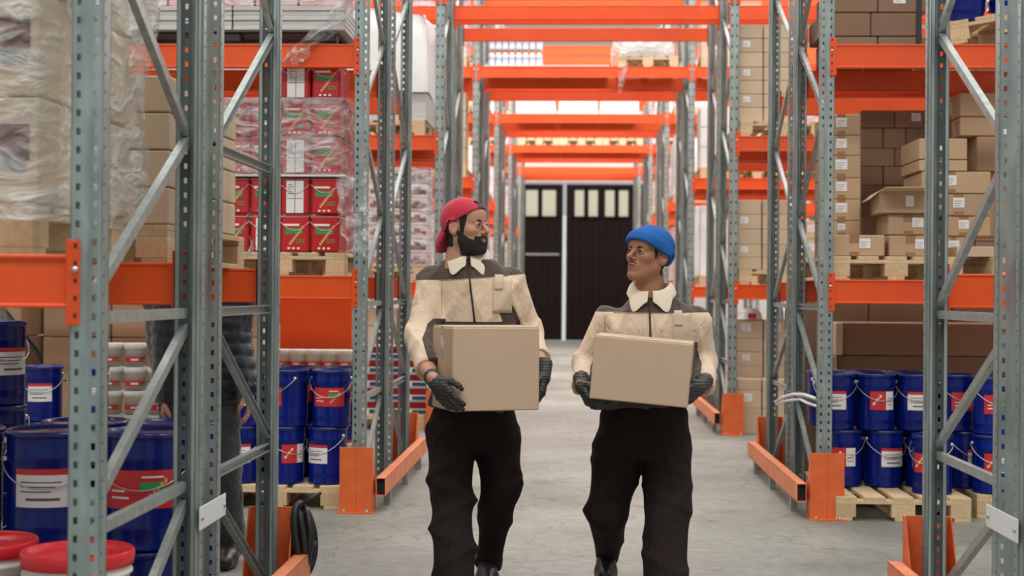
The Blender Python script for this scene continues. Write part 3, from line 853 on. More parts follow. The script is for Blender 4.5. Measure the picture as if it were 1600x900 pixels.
# ---------------------------------------------------------------- second row, right
YR = 8.93
place(PAL_Y, (at(1297, 430, 8.75).x, 8.75, ZT[1]), 0, 'wooden pallet under the labelled cartons on the right shelf', 'pallet', 'wooden pallets')
place(PAL_Y, (at(1297, 430, 8.75).x + 0.98, 8.75, ZT[1]), 0, 'wooden pallet at the right end of the right shelf', 'pallet', 'wooden pallets')
G1 = 'labelled cartons on the right shelf'
zc1 = ZT[1] + 0.146
ys = [368, 345, 311, 278, 243, 211, 178]
d0 = at(1300, 404, 8.85).z
def cz(px, y1, y0, x0, x1, Y, d, label, z=None, **k): return carton_px(x0, y0, x1, y1, Y, d, label, **k)
carton_px(1300, 367, 1382, 404, 8.80, 0.36, 'wide tan carton with sticker at the bottom front of right shelf pallet', z=zc1, lab='r')
carton_px(1389, 368, 1470, 404, 8.82, 0.36, 'tan carton at bottom front beside the wide one, right shelf pallet', z=zc1, lab='r')
zb = [at(1300, y, 9.22).z for y in ys]
for t in range(6):
    carton_px(1293, ys[t + 1] , 1345, ys[t], 9.22, 0.5, f"small tan carton in left column of right shelf, {TIER[t]} above the wide carton", group=G1, lab='c')
carton_px(1293, 368, 1345, 400, 9.22, 0.5, 'small tan carton behind the wide one at left column foot', z=zc1, lab=None)
zo = at(1400, 334, 8.92).z
carton_px(1388, 334, 1462, 367, 8.92, 0.36, 'tan carton with sticker carrying the open box, right shelf', lab='r')
# open carton with flaps
a = at(1374, 334, 8.9); b = at(1448, 300, 8.9)
m = MB(); W_ = b.x - a.x; H_ = b.z - a.z; D_ = 0.42; th = 0.006
m.box(0, W_, 0, th, 0, H_, CARD); m.box(0, W_, D_ - th, D_, 0, H_, CARD); m.box(0, th, 0, D_, 0, H_, CARDP); m.box(W_ - th, W_, 0, D_, 0, H_, CARD); m.box(0, W_, 0, D_, 0, th, CARD)  # left wall in paler card, its lit side put into the colour
o = m.build('open_carton', None, (a.x, 8.9, a.z + 0.003))
for nm_, pts in (('flap', [(0, 0, H_), (W_, 0, H_), (W_ + 0.02, -0.16, H_ + 0.012), (0.02, -0.16, H_ + 0.012)]), ('flap', [(0, D_, H_), (0, 0, H_), (-0.06, 0.02, H_ - 0.05), (-0.06, D_ - 0.02, H_ - 0.05)])):
    f = MB(); v = pts + [(x, y, z + 0.004) for x, y, z in pts]
    f.add(v, [(3, 2, 1, 0), (4, 5, 6, 7), (0, 1, 5, 4), (1, 2, 6, 5), (2, 3, 7, 6), (3, 0, 4, 7)], CARDP); f.build(nm_, o)
l = MB(); l.box(W_ * 0.55, W_ * 0.72, -0.002, 0, H_ * 0.3, H_ * 0.8, STICK); l.build('sticker', o)
o.rotation_euler = (0, 0, R(-4)); tag(o, 'open tan carton with raised flaps on top of the stack, right shelf', 'open carton')
# darker cartons behind
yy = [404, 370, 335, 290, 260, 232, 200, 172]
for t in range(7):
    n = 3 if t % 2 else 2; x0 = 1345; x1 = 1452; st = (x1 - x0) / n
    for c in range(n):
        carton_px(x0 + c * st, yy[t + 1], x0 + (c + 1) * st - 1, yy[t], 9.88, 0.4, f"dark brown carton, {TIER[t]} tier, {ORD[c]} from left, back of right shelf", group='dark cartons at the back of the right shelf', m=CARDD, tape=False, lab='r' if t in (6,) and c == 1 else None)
# middle and right column
mid = [(1440, 304, 1510, 405, 9.0), (1440, 268, 1548, 303, 9.0), (1436, 216, 1512, 250, 9.05), (1436, 250, 1512, 268, 9.05)]
k = 0
for (x0, y0, x1, y1) in [(1475, 370, 1510, 404), (1475, 338, 1548, 370), (1462, 303, 1548, 338), (1440, 268, 1548, 303), (1436, 250, 1511, 268), (1436, 216, 1511, 250)]:
    carton_px(x0, y0, x1, y1 - 1, 9.06, 0.5, f"tan carton with sticker, {TIER[k]} in the pile right of the open box", group=G1, lab='c'); k += 1
for k, (x0, y0, x1, y1) in enumerate([(1526, 213, 1600, 268), (1500, 183, 1600, 213), (1500, 145, 1600, 183)]):
    carton_px(x0, y0, x1, y1 - 1, 9.5, 0.36, f"tan carton, {('lowest','middle','top')[k]} in the tall pile at right end of right shelf", tape=False, lab=None)
carton_px(1526, 268, 1600, 370, 9.57, 0.29, 'tall tan carton low in the pile at right end of right shelf', tape=False, lab=None)
carton_px(1495, 385, 1560, 428, 8.82, 0.4, 'pale open tray with papers on the right pallet', z=zc1, m=CARDP, tape=False, lab=None)
m = MB(); m.lathe([(0, 0), (0.12, 0), (0.125, 0.03), (0.11, 0.04), (0, 0.045)], BLUED, 24); 
a = at(1494, 186, 9.9); tag(m.build('blue_lid', None, (a.x, 9.9, a.z + 0.03)), 'blue lid lying on the small board on the right shelf', 'lid')
m = MB(); m.box(a.x - 0.2, a.x + 0.2, 9.75, 10.05, a.z, a.z + 0.03, WOOD, bev=0.003); tag(m.build('wooden_board'), 'small wooden board under the blue lid on the right shelf', 'board')
for t in range(3):
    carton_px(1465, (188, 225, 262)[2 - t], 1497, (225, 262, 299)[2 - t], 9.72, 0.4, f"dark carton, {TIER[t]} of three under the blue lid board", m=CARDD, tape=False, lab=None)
# upper shelf, right
for t in range(3):
    for c in range(4):
        off = 0.15 if t % 2 else 0
        x = 1.63 + c * 0.325 - off * 0.3
        if c > 1: continue
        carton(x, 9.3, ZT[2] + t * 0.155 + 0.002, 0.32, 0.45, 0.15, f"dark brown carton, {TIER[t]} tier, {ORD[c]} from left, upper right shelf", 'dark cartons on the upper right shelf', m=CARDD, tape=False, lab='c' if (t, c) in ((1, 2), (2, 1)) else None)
x = at(1475, 60, 8.8).x
m = MB(); m.box(x - 0.16, x - 0.13, 8.82, 8.85, ZT[2], ZT[2] + 0.6, BLACKR); tag(m.build('black_divider'), 'thin black upright bar between cartons and pails, upper right shelf', 'bar')
TL = place(PAL_Y, (x + 0.06, 8.85, ZT[2] + 0.02), 0, 'tilted wooden pallet under pails on the upper right shelf', 'pallet', 'wooden pallets')
TL.rotation_euler = (0, R(-10), 0)
for i, (dx, dz) in enumerate([(d_, 0.175 + (0.03 + d_) * 0.176) for d_ in (0.08, 0.34, 0.60)]):
    o = place(PAILS['mixed'], (x + dx + 0.09, 8.98, ZT[2] + dz + 0.0), R(100), f"glossy blue pail, {ORD[i]} from left on the upper right shelf", 'pail', 'blue pails on the upper right shelf', tilt=(0, R(-10)))
# floor, right
place(PAL_Y, (at(1306, 790, 8.58).x, 8.58, 0), 0, 'floor pallet with pale boards under pails right of the aisle', 'pallet', 'wooden pallets')
place(PAL_Y, (at(1306, 790, 8.58).x + 0.88, 8.75, 0), 0, 'floor pallet farther right under stacked blue pails', 'pallet', 'wooden pallets')
for t, row in enumerate([[('mixed', 1318, -10), ('white', 1382, 20), ('mixed', 1446, 0), ('white', 1510, 30)], [('white', 1306, -15), ('mixed', 1369, 10), ('white', 1432, 0), ('red', 1496, 20)]]):
    for c, (k_, px, tn) in enumerate(row):
        for dd in range(2):
            if c == 3 : 
                if dd: continue
                pail(k_, px, 9.10, 0.146 + 0.355 * t, tn + 50 * dd, f"blue paint pail, {('lower','upper')[t]} tier, fourth from the aisle, {('front','second')[dd]} rank, right floor pallet")
            else:
                pail(k_, px - 14 * dd, 9.10 + 0.285 * dd, 0.146 + 0.355 * t, tn + 50 * dd, f"blue paint pail, {('lower','upper')[t]} tier, {ORD[c]} from the aisle, {('front','second')[dd]} rank, right floor pallet")
pail('mixed', 1458, 8.80, 0.146, -35, 'single blue pail standing forward on the right floor pallet')
pail('mixed', 1552, 8.86, 0.146, 0, 'blue pail with white label low at the right, behind the near post')
pail('red', 1552, 8.86, 0.146 + 0.356, 10, 'blue pail with red label and raised wire handle at the right')
for t in range(2):
    a = at(1308, 590, 10.35)
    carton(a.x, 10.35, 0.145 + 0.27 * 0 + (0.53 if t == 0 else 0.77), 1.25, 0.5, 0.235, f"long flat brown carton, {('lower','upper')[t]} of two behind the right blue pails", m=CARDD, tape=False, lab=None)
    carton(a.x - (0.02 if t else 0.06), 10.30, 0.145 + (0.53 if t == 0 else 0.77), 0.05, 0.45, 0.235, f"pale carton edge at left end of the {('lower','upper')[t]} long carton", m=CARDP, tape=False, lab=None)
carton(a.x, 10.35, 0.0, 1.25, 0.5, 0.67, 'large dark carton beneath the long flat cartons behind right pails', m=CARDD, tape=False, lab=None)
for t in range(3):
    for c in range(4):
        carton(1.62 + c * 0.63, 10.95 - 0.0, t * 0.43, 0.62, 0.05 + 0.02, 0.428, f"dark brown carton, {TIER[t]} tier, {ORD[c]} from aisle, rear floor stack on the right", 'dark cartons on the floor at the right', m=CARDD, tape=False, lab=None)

# ---------------------------------------------------------------- third row, right
Y3 = ROWS[2]
G3 = 'cartons of the third row beside the aisle, right'
def stack3(ysl, Y, x0, x1, where, zb, m=CARDP, d=0.45, two=True):
    for t in range(len(ysl) - 1):
        a = at(x0, ysl[t], Y); b = at(x1, ysl[t + 1], Y)
        z0 = zb if t == 0 else a.z
        for c in range(2 if two else 1):
            w_ = (b.x - a.x)
            carton(a.x + c * (w_ + 0.01), Y, z0 + 0.001, w_, d, b.z - z0 - 0.003, f"tan carton, {TIER[t]} tier, {ORD[c]} column, {where}", G3, m=m, tape=False, lab='c' if t % 2 else None)
place(PAL_Y, (XR + 0.06, Y3 + 0.02, ZT[2]), 0, 'pallet on the upper shelf of third row right of aisle', 'pallet', 'wooden pallets')
stack3([190, 168, 147, 126, 105, 82, 60, 38], Y3 + 0.1, 1148, 1192, 'upper shelf of third row right', ZT[2] + 0.146)
place(PAL_Y, (XR + 0.06, Y3 + 0.02, ZT[1]), 0, 'pallet on the lower shelf of third row right of aisle', 'pallet', 'wooden pallets')
stack3([428, 402, 382, 358, 335, 312], Y3 + 0.1, 1144, 1190, 'lower shelf of third row right', ZT[1] + 0.146)
stack3([678, 638, 610, 592], Y3 + 0.05, 1152, 1190, 'floor of third row right, pale front pile', 0.0, m=CARDP)
stack3([590, 572, 550, 528, 500], Y3 + 0.35, 1147, 1192, 'floor of third row right, upper pile', at(1150, 590, Y3 + .35).z, m=CARDP)
carton_px(1147, 592, 1192, 672, Y3 + 0.52, 0.3, 'carton at the foot of the rear pile, third row right', z=0, tape=False, lab=None)
m = MB(); a = at(1172, 499, Y3 + 0.4); m.lathe([(0, 0.11), (0.06, 0.105), (0.11, 0.07), (0.13, 0.0), (0.14, 0)], WHITEPL, 24); m.box(-0.03, 0.05, -0.135, -0.12, 0.01, 0.06, REDL)
tag(m.build('plastic_dome', None, (a.x, Y3 + 0.45, a.z + 0.001)), 'white plastic dome with red mark on cartons, third row right', 'cover')

# ---------------------------------------------------------------- third row, left
tp = MB(); 
def tarp(x0, x1, y0, y1, z0, z1, label, seed=1):
    rr = random.Random(seed); b = MB(); nx, nz = 26, 26; vs = []; fs = []
    ph = [(rr.uniform(-7, 7), rr.uniform(-7, 7), rr.uniform(0, 6)) for _ in range(6)]
    per = [(x0 + (x1 - x0) * i / nx, y0, 0, -1) for i in range(nx)] + [(x1, y0 + (y1 - y0) * i / nx, 1, 0) for i in range(nx)] + [(x1 - (x1 - x0) * i / nx, y1, 0, 1) for i in range(nx)] + [(x0, y1 - (y1 - y0) * i / nx, -1, 0) for i in range(nx)]
    K = len(per)
    for j in range(nz + 1):
        z = z0 + (z1 - z0) * j / nz
        for (x, y, a, c) in per:
            u = x + y
            d = sum(math.sin(p * u + q * z + r_) for p, q, r_ in ph) / 6 * 0.06
            sh = 0.18 * max(0, j / nz - 0.75) ** 1.2
            vs.append((x + a * (d - sh), y + c * (d - sh), z + 0.05 * math.sin(3 * x + 2 * y) * j / nz))
    for j in range(nz):
        for i in range(K):
            k = (i + 1) % K; fs.append((j * K + i, j * K + k, (j + 1) * K + k, (j + 1) * K + i))
    vs.append(((x0 + x1) / 2, (y0 + y1) / 2, z1 + 0.03))
    for i in range(K): fs.append((nz * K + i, nz * K + (i + 1) % K, len(vs) - 1))
    b.add(vs, fs, TARP, None, True)
    return tag(b.build('sheeted_load'), label, 'wrapped load')
place(PAL_F, (XL - 0.95, Y3 + 0.02, ZT[2]), 0, 'pallet under the white sheeted load, third row left', 'pallet', 'wooden pallets')
tarp(XL - 1.0, XL - 0.12, Y3 + 0.02, Y3 + 1.0, ZT[2] + 0.42, ZT[2] + 1.22, 'tall white sheeted load on the upper shelf left of aisle, third row', 4)
carton(XL - 0.93, Y3 + 0.05, ZT[2] + 0.146, 0.8, 0.9, 0.28, 'grey flat pack beneath the white sheeted load, third row left', m=GREYL, tape=False, lab=None, cat='pack')
def packs(x0, y, z, nc, nt, w_, h_, where, m=PINK, d=0.5, lid=None, gap=0.012, group='printed packs in film'):
    for t in range(nt):
        for c in range(nc):
            carton(x0 + c * (w_ + gap), y, z + t * (h_ + 0.006), w_, d, h_, f"{('red and white' if m == PINK else 'white' if m == WHITEP else 'tan')} pack, {TIER[t]} tier, {ORD[c]} column, {where}", group, m=m, tape=False, lab='c' if h_ > .1 else None, cat='pack' if m in (PINK, WHITEP) else 'carton')
BRED = mat('bright_red_pack', (0.72, 0.05, 0.05), 0.45)
place(PAL_F, (XL - 0.93, Y3 + 0.02, ZT[1]), 0, 'pallet on the lower shelf of third row left of aisle', 'pallet', 'wooden pallets')
for t in range(7):
    for c in range(4):
        o = carton(XL - 0.90 + c * 0.20, Y3 + 0.06, ZT[1] + 0.15 + t * 0.135, 0.19, 0.4, 0.13, f"red and white printed pack, {TIER[t]} tier, {ORD[c]} column, lower shelf third row left", 'printed packs of the third row left', m=PINK if (t + c) % 2 else WHITEP, tape=False, lab=None, cat='pack')
        l = MB(); l.box(0.02, 0.17, -0.003, -0.001, 0.03, 0.075, BRED); l.box(0.05, 0.11, -0.004, -0.003, 0.07, 0.10, GREENL); l.build('printed_panel', o)
film_wrap(XL - 0.91, XL - 0.09, Y3 + 0.05, Y3 + 0.85, ZT[1] + 0.15, ZT[1] + 1.12, 'clear film round printed packs, lower shelf third row left', amp=0.02, seed=21, m=FILMT)
for t in range(5):
    for c in range(4):
        o = carton(XL - 0.92 + c * 0.21, Y3 + 0.1, 0.146 + t * 0.135, 0.2, 0.4, 0.13, f"red, white and blue pack, {TIER[t]} tier, {ORD[c]} column, floor third row left", 'printed packs on the floor third row left', m=WHITEP, tape=False, lab=None, cat='pack')
        l = MB(); l.box(0.0, 0.2, -0.003, -0.001, 0.06, 0.125, BRED); l.box(0.03, 0.17, -0.003, -0.001, 0.01, 0.045, mat('blue_print', (0.05, 0.22, 0.5), 0.5)); l.build('printed_panel', o)
place(PAL_F, (XL - 0.93, Y3 + 0.02, 0), 0, 'floor pallet of printed packs, third row left', 'pallet', 'wooden pallets')

# ---------------------------------------------------------------- farther rows: one pallet load per slot
def load(kind, x, y, z, where, seed):
    rr = random.Random(seed)
    place(PAL_F, (x, y, z), 0, f"wooden pallet, {where}", 'pallet', 'wooden pallets'); z += 0.148
    if kind == 'cartons': packs(x, y + 0.05, z, 2, rr.choice((3, 4)), 0.39, 0.24, where, m=CARDP, group='tan cartons in farther rows')
    elif kind == 'dark': packs(x, y + 0.05, z, 2, 3, 0.39, 0.28, where, m=CARDD, group='dark cartons in farther rows')
    elif kind == 'pink': packs(x, y + 0.05, z, 2, 3, 0.39, 0.28, where, m=PINK, group='printed packs in farther rows'); film_wrap(x, x + 0.8, y + 0.04, y + 0.6, z, z + 0.87, f"clear film round packs, {where}", m=FILMT, seed=seed)
    elif kind == 'white': packs(x, y + 0.05, z, 2, 3, 0.39, 0.26, where, m=WHITEP, group='white packs in farther rows')
    elif kind == 'tarp': tarp(x, x + 0.8, y + 0.05, y + 0.9, z, z + 0.95, f"white sheeted load, {where}", seed)
kinds = ['pink', 'cartons', 'white', 'tarp', 'pink', 'cartons', 'white', 'pink']
for r in range(2, 7):
    for si, (sd, s_) in enumerate((('left', -1), ('right', 1))):
        for lv in (0, 1, 2, 3):
            if r == 2 and (lv == 3): continue
            for slot in range(3 if r == 2 else 2 if r == 3 else 1):
                if r == 2 and slot == 0: continue
                if slot > 0 and lv == 3: continue
                x = (XL - 0.93 - slot * 0.9) if s_ < 0 else (XR + 0.12 + slot * 0.9)
                k_ = kinds[(r * 5 + lv * 3 + slot * 2 + si) % 8]
                if r == 2 and s_ > 0: k_ = 'dark' if slot else 'cartons'
                load(k_, x, ROWS[r] + 0.03, ZT[lv], f"{('floor','first shelf','second shelf','third shelf')[lv]}, slot {('nearest','second','third')[slot]} to aisle, {sd}, {RN[r]} row".replace('slot ', ''), r * 100 + lv * 10 + slot + si * 5)
# loads over the aisle
def bottle_proto():
    b = MB(); g = mat('clear_bottle', (0.62, 0.68, 0.72), 0.15, spec=0.6)
    b.lathe([(0, 0), (0.040, 0), (0.043, 0.01), (0.043, 0.06), (0.040, 0.07), (0.043, 0.08), (0.043, 0.13), (0.030, 0.165), (0.013, 0.185), (0.013, 0.2), (0, 0.2)], g, 14)
    o = b.build('water_bottle'); c = MB(); c.lathe([(0.015, 0.192), (0.015, 0.212), (0, 0.212)], mat('grey_cap', (0.25, 0.27, 0.30), 0.4), 12); c.build('bottle_cap', o)
    l = MB(); l.lathe([(0.0436, 0.085), (0.0436, 0.125)], mat('bottle_label', (0.45, 0.50, 0.62), 0.4), 14); l.build('bottle_label', o)
    return o
BOT = bottle_proto()
a = at(763, 104, ROWS[3] + 0.1)
m = MB(); m.box(XL + 0.1, at(952, 100, ROWS[3]).x, ROWS[3] + 0.0, ROWS[3] + 1.05, ZT[3] + 0.001, ZT[3] + 0.02, GREYL, bev=0.003); tag(m.build('shelf_board'), 'grey board under the bottles above the aisle', 'shelf board')
for t in range(2):
    for c in range(8):
        for dd in range(2):
            place(BOT, (a.x + 0.045 + c * 0.09, ROWS[3] + 0.12 + dd * 0.09, ZT[3] + 0.021 + t * 0.213), 0, f"clear bottle, {('lower','upper')[t]} layer, {ORD[c]} from left, {('front','rear')[dd]} row above the aisle", 'bottle', 'bottles above the aisle')
place(PAL_F, (at(965, 100, ROWS[3]).x, ROWS[3] + 0.03, ZT[3]), 0, 'pallet above the aisle under a silvery film bundle', 'pallet', 'wooden pallets')
carton(at(965, 100, ROWS[3]).x + 0.05, ROWS[3] + 0.08, ZT[3] + 0.148, 0.7, 0.6, 0.16, 'flat grey pack inside the film bundle above the aisle', m=GREYL, tape=False, lab=None, cat='pack')
film_wrap(at(960, 100, ROWS[3]).x, at(1050, 100, ROWS[3]).x, ROWS[3] + 0.04, ROWS[3] + 0.9, ZT[3] + 0.12, ZT[3] + 0.34, 'silvery film bundle on the pallet above the aisle', amp=0.05, bulge=0.02, seed=31)
film_rag([at(975, 98, ROWS[3] - 0.03), at(972, 120, ROWS[3] - 0.03), at(968, 146, ROWS[3] - 0.03)], 'thin tail of film hanging from the bridging beam', (0.12, 0.05), 0.02, 33)
for i, (x0, x1) in enumerate([(806, 868), (873, 934), (938, 998)]):
    carton_px(x0, 156, x1, 178, ROWS[4] + 0.01, 1.04, f"white box, {ORD[i]} of three standing over the aisle, fifth row", m=WHITEP, tape=False, lab=None, z=ZT[3] + 0.001, cat='box')
for i, x0 in enumerate((812, 878, 942)):
    a = at(x0, 200, ROWS[5] + 0.05)
    place(PAL_F, (a.x, ROWS[5] + 0.03, ZT[3]), 0, f"pallet over the aisle, {ORD[i]} of three in sixth row", 'pallet', 'wooden pallets')
    carton(a.x + 0.02, ROWS[5] + 0.05, ZT[3] + 0.148, 0.76, 0.7, 0.3, f"white box on {ORD[i]} pallet over the aisle, sixth row", m=WHITEP, tape=False, lab=None, cat='box')
# ---------------------------------------------------------------- people: surfaces grown from signed distance fields
def V3(*a): return np.array(a, dtype=np.float32)
def rc(P, a, b, r1, r2):
    a = np.asarray(a, np.float32); b = np.asarray(b, np.float32); ab = b - a
    t = np.clip(((P - a) @ ab) / max(1e-9, float(ab @ ab)), 0, 1)
    return np.linalg.norm(P - a - t[..., None] * ab, axis=-1) - (r1 + (r2 - r1) * t)
def el(P, c, r, rz=0.0, rx=0.0):
    q = P - np.asarray(c, np.float32)
    if rz:
        cs, sn = math.cos(rz), math.sin(rz); q = np.stack([q[..., 0] * cs + q[..., 1] * sn, -q[..., 0] * sn + q[..., 1] * cs, q[..., 2]], -1)
    if rx:
        cs, sn = math.cos(rx), math.sin(rx); q = np.stack([q[..., 0], q[..., 1] * cs + q[..., 2] * sn, -q[..., 1] * sn + q[..., 2] * cs], -1)
    r = np.asarray(r, np.float32); k0 = np.linalg.norm(q / r, axis=-1); k1 = np.linalg.norm(q / (r * r), axis=-1)
    return k0 * (k0 - 1) / np.maximum(k1, 1e-6)
def smin(a, b, k):
    h = np.clip(0.5 + 0.5 * (b - a) / k, 0, 1); return b + (a - b) * h - k * h * (1 - h)
def smax(a, b, k): return -smin(-a, -b, k)
def loft(P, prof, pw=2.4, caps=True):
    """vertical loft: prof rows (z, cx, cy, half width, half depth)"""
    pr = sorted(prof); Z = np.array([p[0] for p in pr]); z = P[..., 2]
    f = [np.interp(z, Z, [p[i] for p in pr]) for i in range(1, 5)]
    k = (np.abs((P[..., 0] - f[0]) / f[2]) ** pw + np.abs((P[..., 1] - f[1]) / f[3]) ** pw) ** (1 / pw)
    d = (k - 1) * np.minimum(f[2], f[3])
    return smax(d, np.maximum(z - Z[-1], Z[0] - z), 0.02)

def surface_net(fn, lo, hi, h):
    lo = np.array(lo, float); n = [int(math.ceil((b - a) / h)) + 1 for a, b in zip(lo, hi)]
    ax = [lo[i] + h * np.arange(n[i]) for i in range(3)]
    G = np.stack(np.meshgrid(*ax, indexing='ij'), -1).astype(np.float32)
    D = np.empty(n, np.float32)
    for i in range(0, n[0], 24): D[i:i + 24] = fn(G[i:i + 24])
    S = D < 0
    cor = [(i, j, k) for i in (0, 1) for j in (0, 1) for k in (0, 1)]
    cnt = np.zeros([m - 1 for m in n], np.int8)
    for i, j, k in cor: cnt += S[i:n[0] - 1 + i, j:n[1] - 1 + j, k:n[2] - 1 + k]
    act = np.argwhere((cnt > 0) & (cnt < 8))
    idx = -np.ones([m - 1 for m in n], np.int64); idx[act[:, 0], act[:, 1], act[:, 2]] = np.arange(len(act))
    acc = np.zeros((len(act), 3)); num = np.zeros(len(act))
    for a in range(8):
        for b in range(a + 1, 8):
            ca, cb = np.array(cor[a]), np.array(cor[b])
            if abs(ca - cb).sum() != 1: continue
            A = act + ca; B = act + cb
            da = D[A[:, 0], A[:, 1], A[:, 2]]; db = D[B[:, 0], B[:, 1], B[:, 2]]
            m = (da < 0) != (db < 0); t = np.where(m, da / np.where(m, da - db, 1), 0)
            acc += np.where(m[:, None], A + t[:, None] * (cb - ca), 0); num += m
    vs = lo + h * acc / num[:, None]
    faces = []
    for ax_ in range(3):
        o = [i for i in range(3) if i != ax_]
        sl0 = [slice(None)] * 3; sl1 = [slice(None)] * 3
        sl0[ax_] = slice(0, n[ax_] - 1); sl1[ax_] = slice(1, n[ax_])
        s0 = S[tuple(sl0)]; s1 = S[tuple(sl1)]
        e = np.argwhere(s0 != s1)
        e = e[(e[:, o[0]] > 0) & (e[:, o[1]] > 0) & (e[:, o[0]] < n[o[0]] - 1) & (e[:, o[1]] < n[o[1]] - 1)]
        q = []
        for du, dv in ((1, 1), (0, 1), (0, 0), (1, 0)):
            c = e.copy(); c[:, o[0]] -= du; c[:, o[1]] -= dv; q.append(idx[c[:, 0], c[:, 1], c[:, 2]])
        q = np.stack(q, -1); ins = s0[e[:, 0], e[:, 1], e[:, 2]]
        flip = ins if ax_ != 1 else ~ins
        q[~flip] = q[~flip][:, ::-1]
        faces.append(q[(q >= 0).all(1)])
    return vs, np.concatenate(faces)
def np_obj(name, vs, fs, mats, parent=None, attrs=None, mi=None):
    me = bpy.data.meshes.new(name)
    me.from_pydata(vs.tolist(), [], fs.tolist())
    for m in mats: me.materials.append(m)
    me.polygons.foreach_set('use_smooth', [True] * len(me.polygons))
    if mi is not None: me.polygons.foreach_set('material_index', mi.tolist())
    for k, v in (attrs or {}).items():
        a = me.attributes.new(k, 'FLOAT', 'POINT'); a.data.foreach_set('value', np.asarray(v, np.float32))
    me.update()
    o = bpy.data.objects.new(name, me); COL.objects.link(o)
    if parent: o.parent = parent
    return o
def grow(name, fn, lo, hi, h, mats, parent=None, zone=None, M=None):
    vs, fs = surface_net(fn, lo, hi, h)
    at_ = {'zone': zone(vs)} if zone else None
    if M is not None: vs = vs @ np.array(M.to_3x3()).T + np.array(M.translation)
    return np_obj(name, vs, fs, mats, parent, at_)

def cloth(name, c1, c2=None, rough=0.85, fold=0.6, weave=260):
    """fabric; the mesh attribute «zone» switches to the second colour where it is positive"""
    m = bpy.data.materials.new(name); m.use_nodes = True; nt = m.node_tree; N = nt.nodes; L = nt.links; b = N['Principled BSDF']
    b.inputs['Roughness'].default_value = rough; b.inputs['Specular IOR Level'].default_value = 0.25
    b.inputs['Sheen Weight'].default_value = 0.22
    b.inputs['Base Color'].default_value = (*c1, 1)
    if c2:
        a = N.new('ShaderNodeAttribute'); a.attribute_name = 'zone'
        g = N.new('ShaderNodeMath'); g.operation = 'GREATER_THAN'; g.inputs[1].default_value = 0
        L.new(a.outputs['Fac'], g.inputs[0])
        x = N.new('ShaderNodeMix'); x.data_type = 'RGBA'; x.inputs[6].default_value = (*c1, 1); x.inputs[7].default_value = (*c2, 1)
        L.new(g.outputs[0], x.inputs[0]); L.new(x.outputs[2], b.inputs['Base Color'])
    tc = N.new('ShaderNodeTexCoord')
    mp = N.new('ShaderNodeMapping'); mp.inputs['Scale'].default_value = (1, 1, 0.55); mp.inputs['Rotation'].default_value = (0.3, 0.5, 0)
    L.new(tc.outputs['Object'], mp.inputs[0])
    nz = N.new('ShaderNodeTexNoise'); nz.inputs['Scale'].default_value = 13; nz.inputs['Detail'].default_value = 3; nz.inputs['Distortion'].default_value = 0.9
    L.new(mp.outputs[0], nz.inputs['Vector'])
    bp = N.new('ShaderNodeBump'); bp.inputs['Strength'].default_value = fold; bp.inputs['Distance'].default_value = 0.025
    L.new(nz.outputs['Fac'], bp.inputs['Height'])
    n2 = N.new('ShaderNodeTexNoise'); n2.inputs['Scale'].default_value = weave
    L.new(tc.outputs['Object'], n2.inputs['Vector'])
    b2 = N.new('ShaderNodeBump'); b2.inputs['Strength'].default_value = 0.15; b2.inputs['Distance'].default_value = 0.002
    L.new(n2.outputs['Fac'], b2.inputs['Height']); L.new(bp.outputs[0], b2.inputs['Normal']); L.new(b2.outputs[0], b.inputs['Normal'])
    return m
BEIGE = (0.74, 0.575, 0.425); BROWN = (0.078, 0.056, 0.044)
JACKET = cloth('jacket_cloth', BEIGE, BROWN, fold=0.9)
COLLAR = cloth('collar_cloth', (0.78, 0.68, 0.55), fold=0.3)
TROUSER = cloth('dark_trousers', (0.017, 0.0105, 0.0095), fold=1.0)
for _m in (TROUSER,): _m.node_tree.nodes['Principled BSDF'].inputs['Sheen Weight'].default_value = 0.0; _m.node_tree.nodes['Principled BSDF'].inputs['Specular IOR Level'].default_value = 0.22
GLOVE = mat('glove_rubber', (0.018, 0.019, 0.018), 0.5, noise=(60, (0.06, 0.062, 0.06), (1, 1, 4), 0.12), bump=(150, 0.35))
BOOT = mat('black_boot', (0.018, 0.02, 0.022), 0.35)
BEARD = mat('black_hair', (0.010, 0.008, 0.008), 0.7, bump=(220, 0.8))
CAPM = cloth('red_cap_cloth', (0.50, 0.026, 0.055), fold=0.3)
KNIT = mat('blue_knit', (0.006, 0.105, 0.40), 0.85, bump=(200, 0.3))
EYEW = mat('eye_white', (0.62, 0.58, 0.55), 0.25); IRIS = mat('dark_iris', (0.03, 0.015, 0.01), 0.15)
ZIP = mat('zip_tape', (0.02, 0.017, 0.016), 0.5)
def skin_mat(name, c, lip):
    m = cloth(name, c, lip, rough=0.5, fold=0.05, weave=180)
    b = m.node_tree.nodes['Principled BSDF']
    b.inputs['Subsurface Weight'].default_value = 0.15; b.inputs['Subsurface Scale'].default_value = 0.01
    b.inputs['Subsurface Radius'].default_value = (1, 0.35, 0.2); b.inputs['Sheen Weight'].default_value = 0.0
    b.inputs['Specular IOR Level'].default_value = 0.4
    return m
SKIN1 = skin_mat('warm_skin', (0.52, 0.27, 0.175), (0.36, 0.13, 0.10))
SKIN2 = skin_mat('brown_skin', (0.36, 0.17, 0.098), (0.22, 0.075, 0.06))

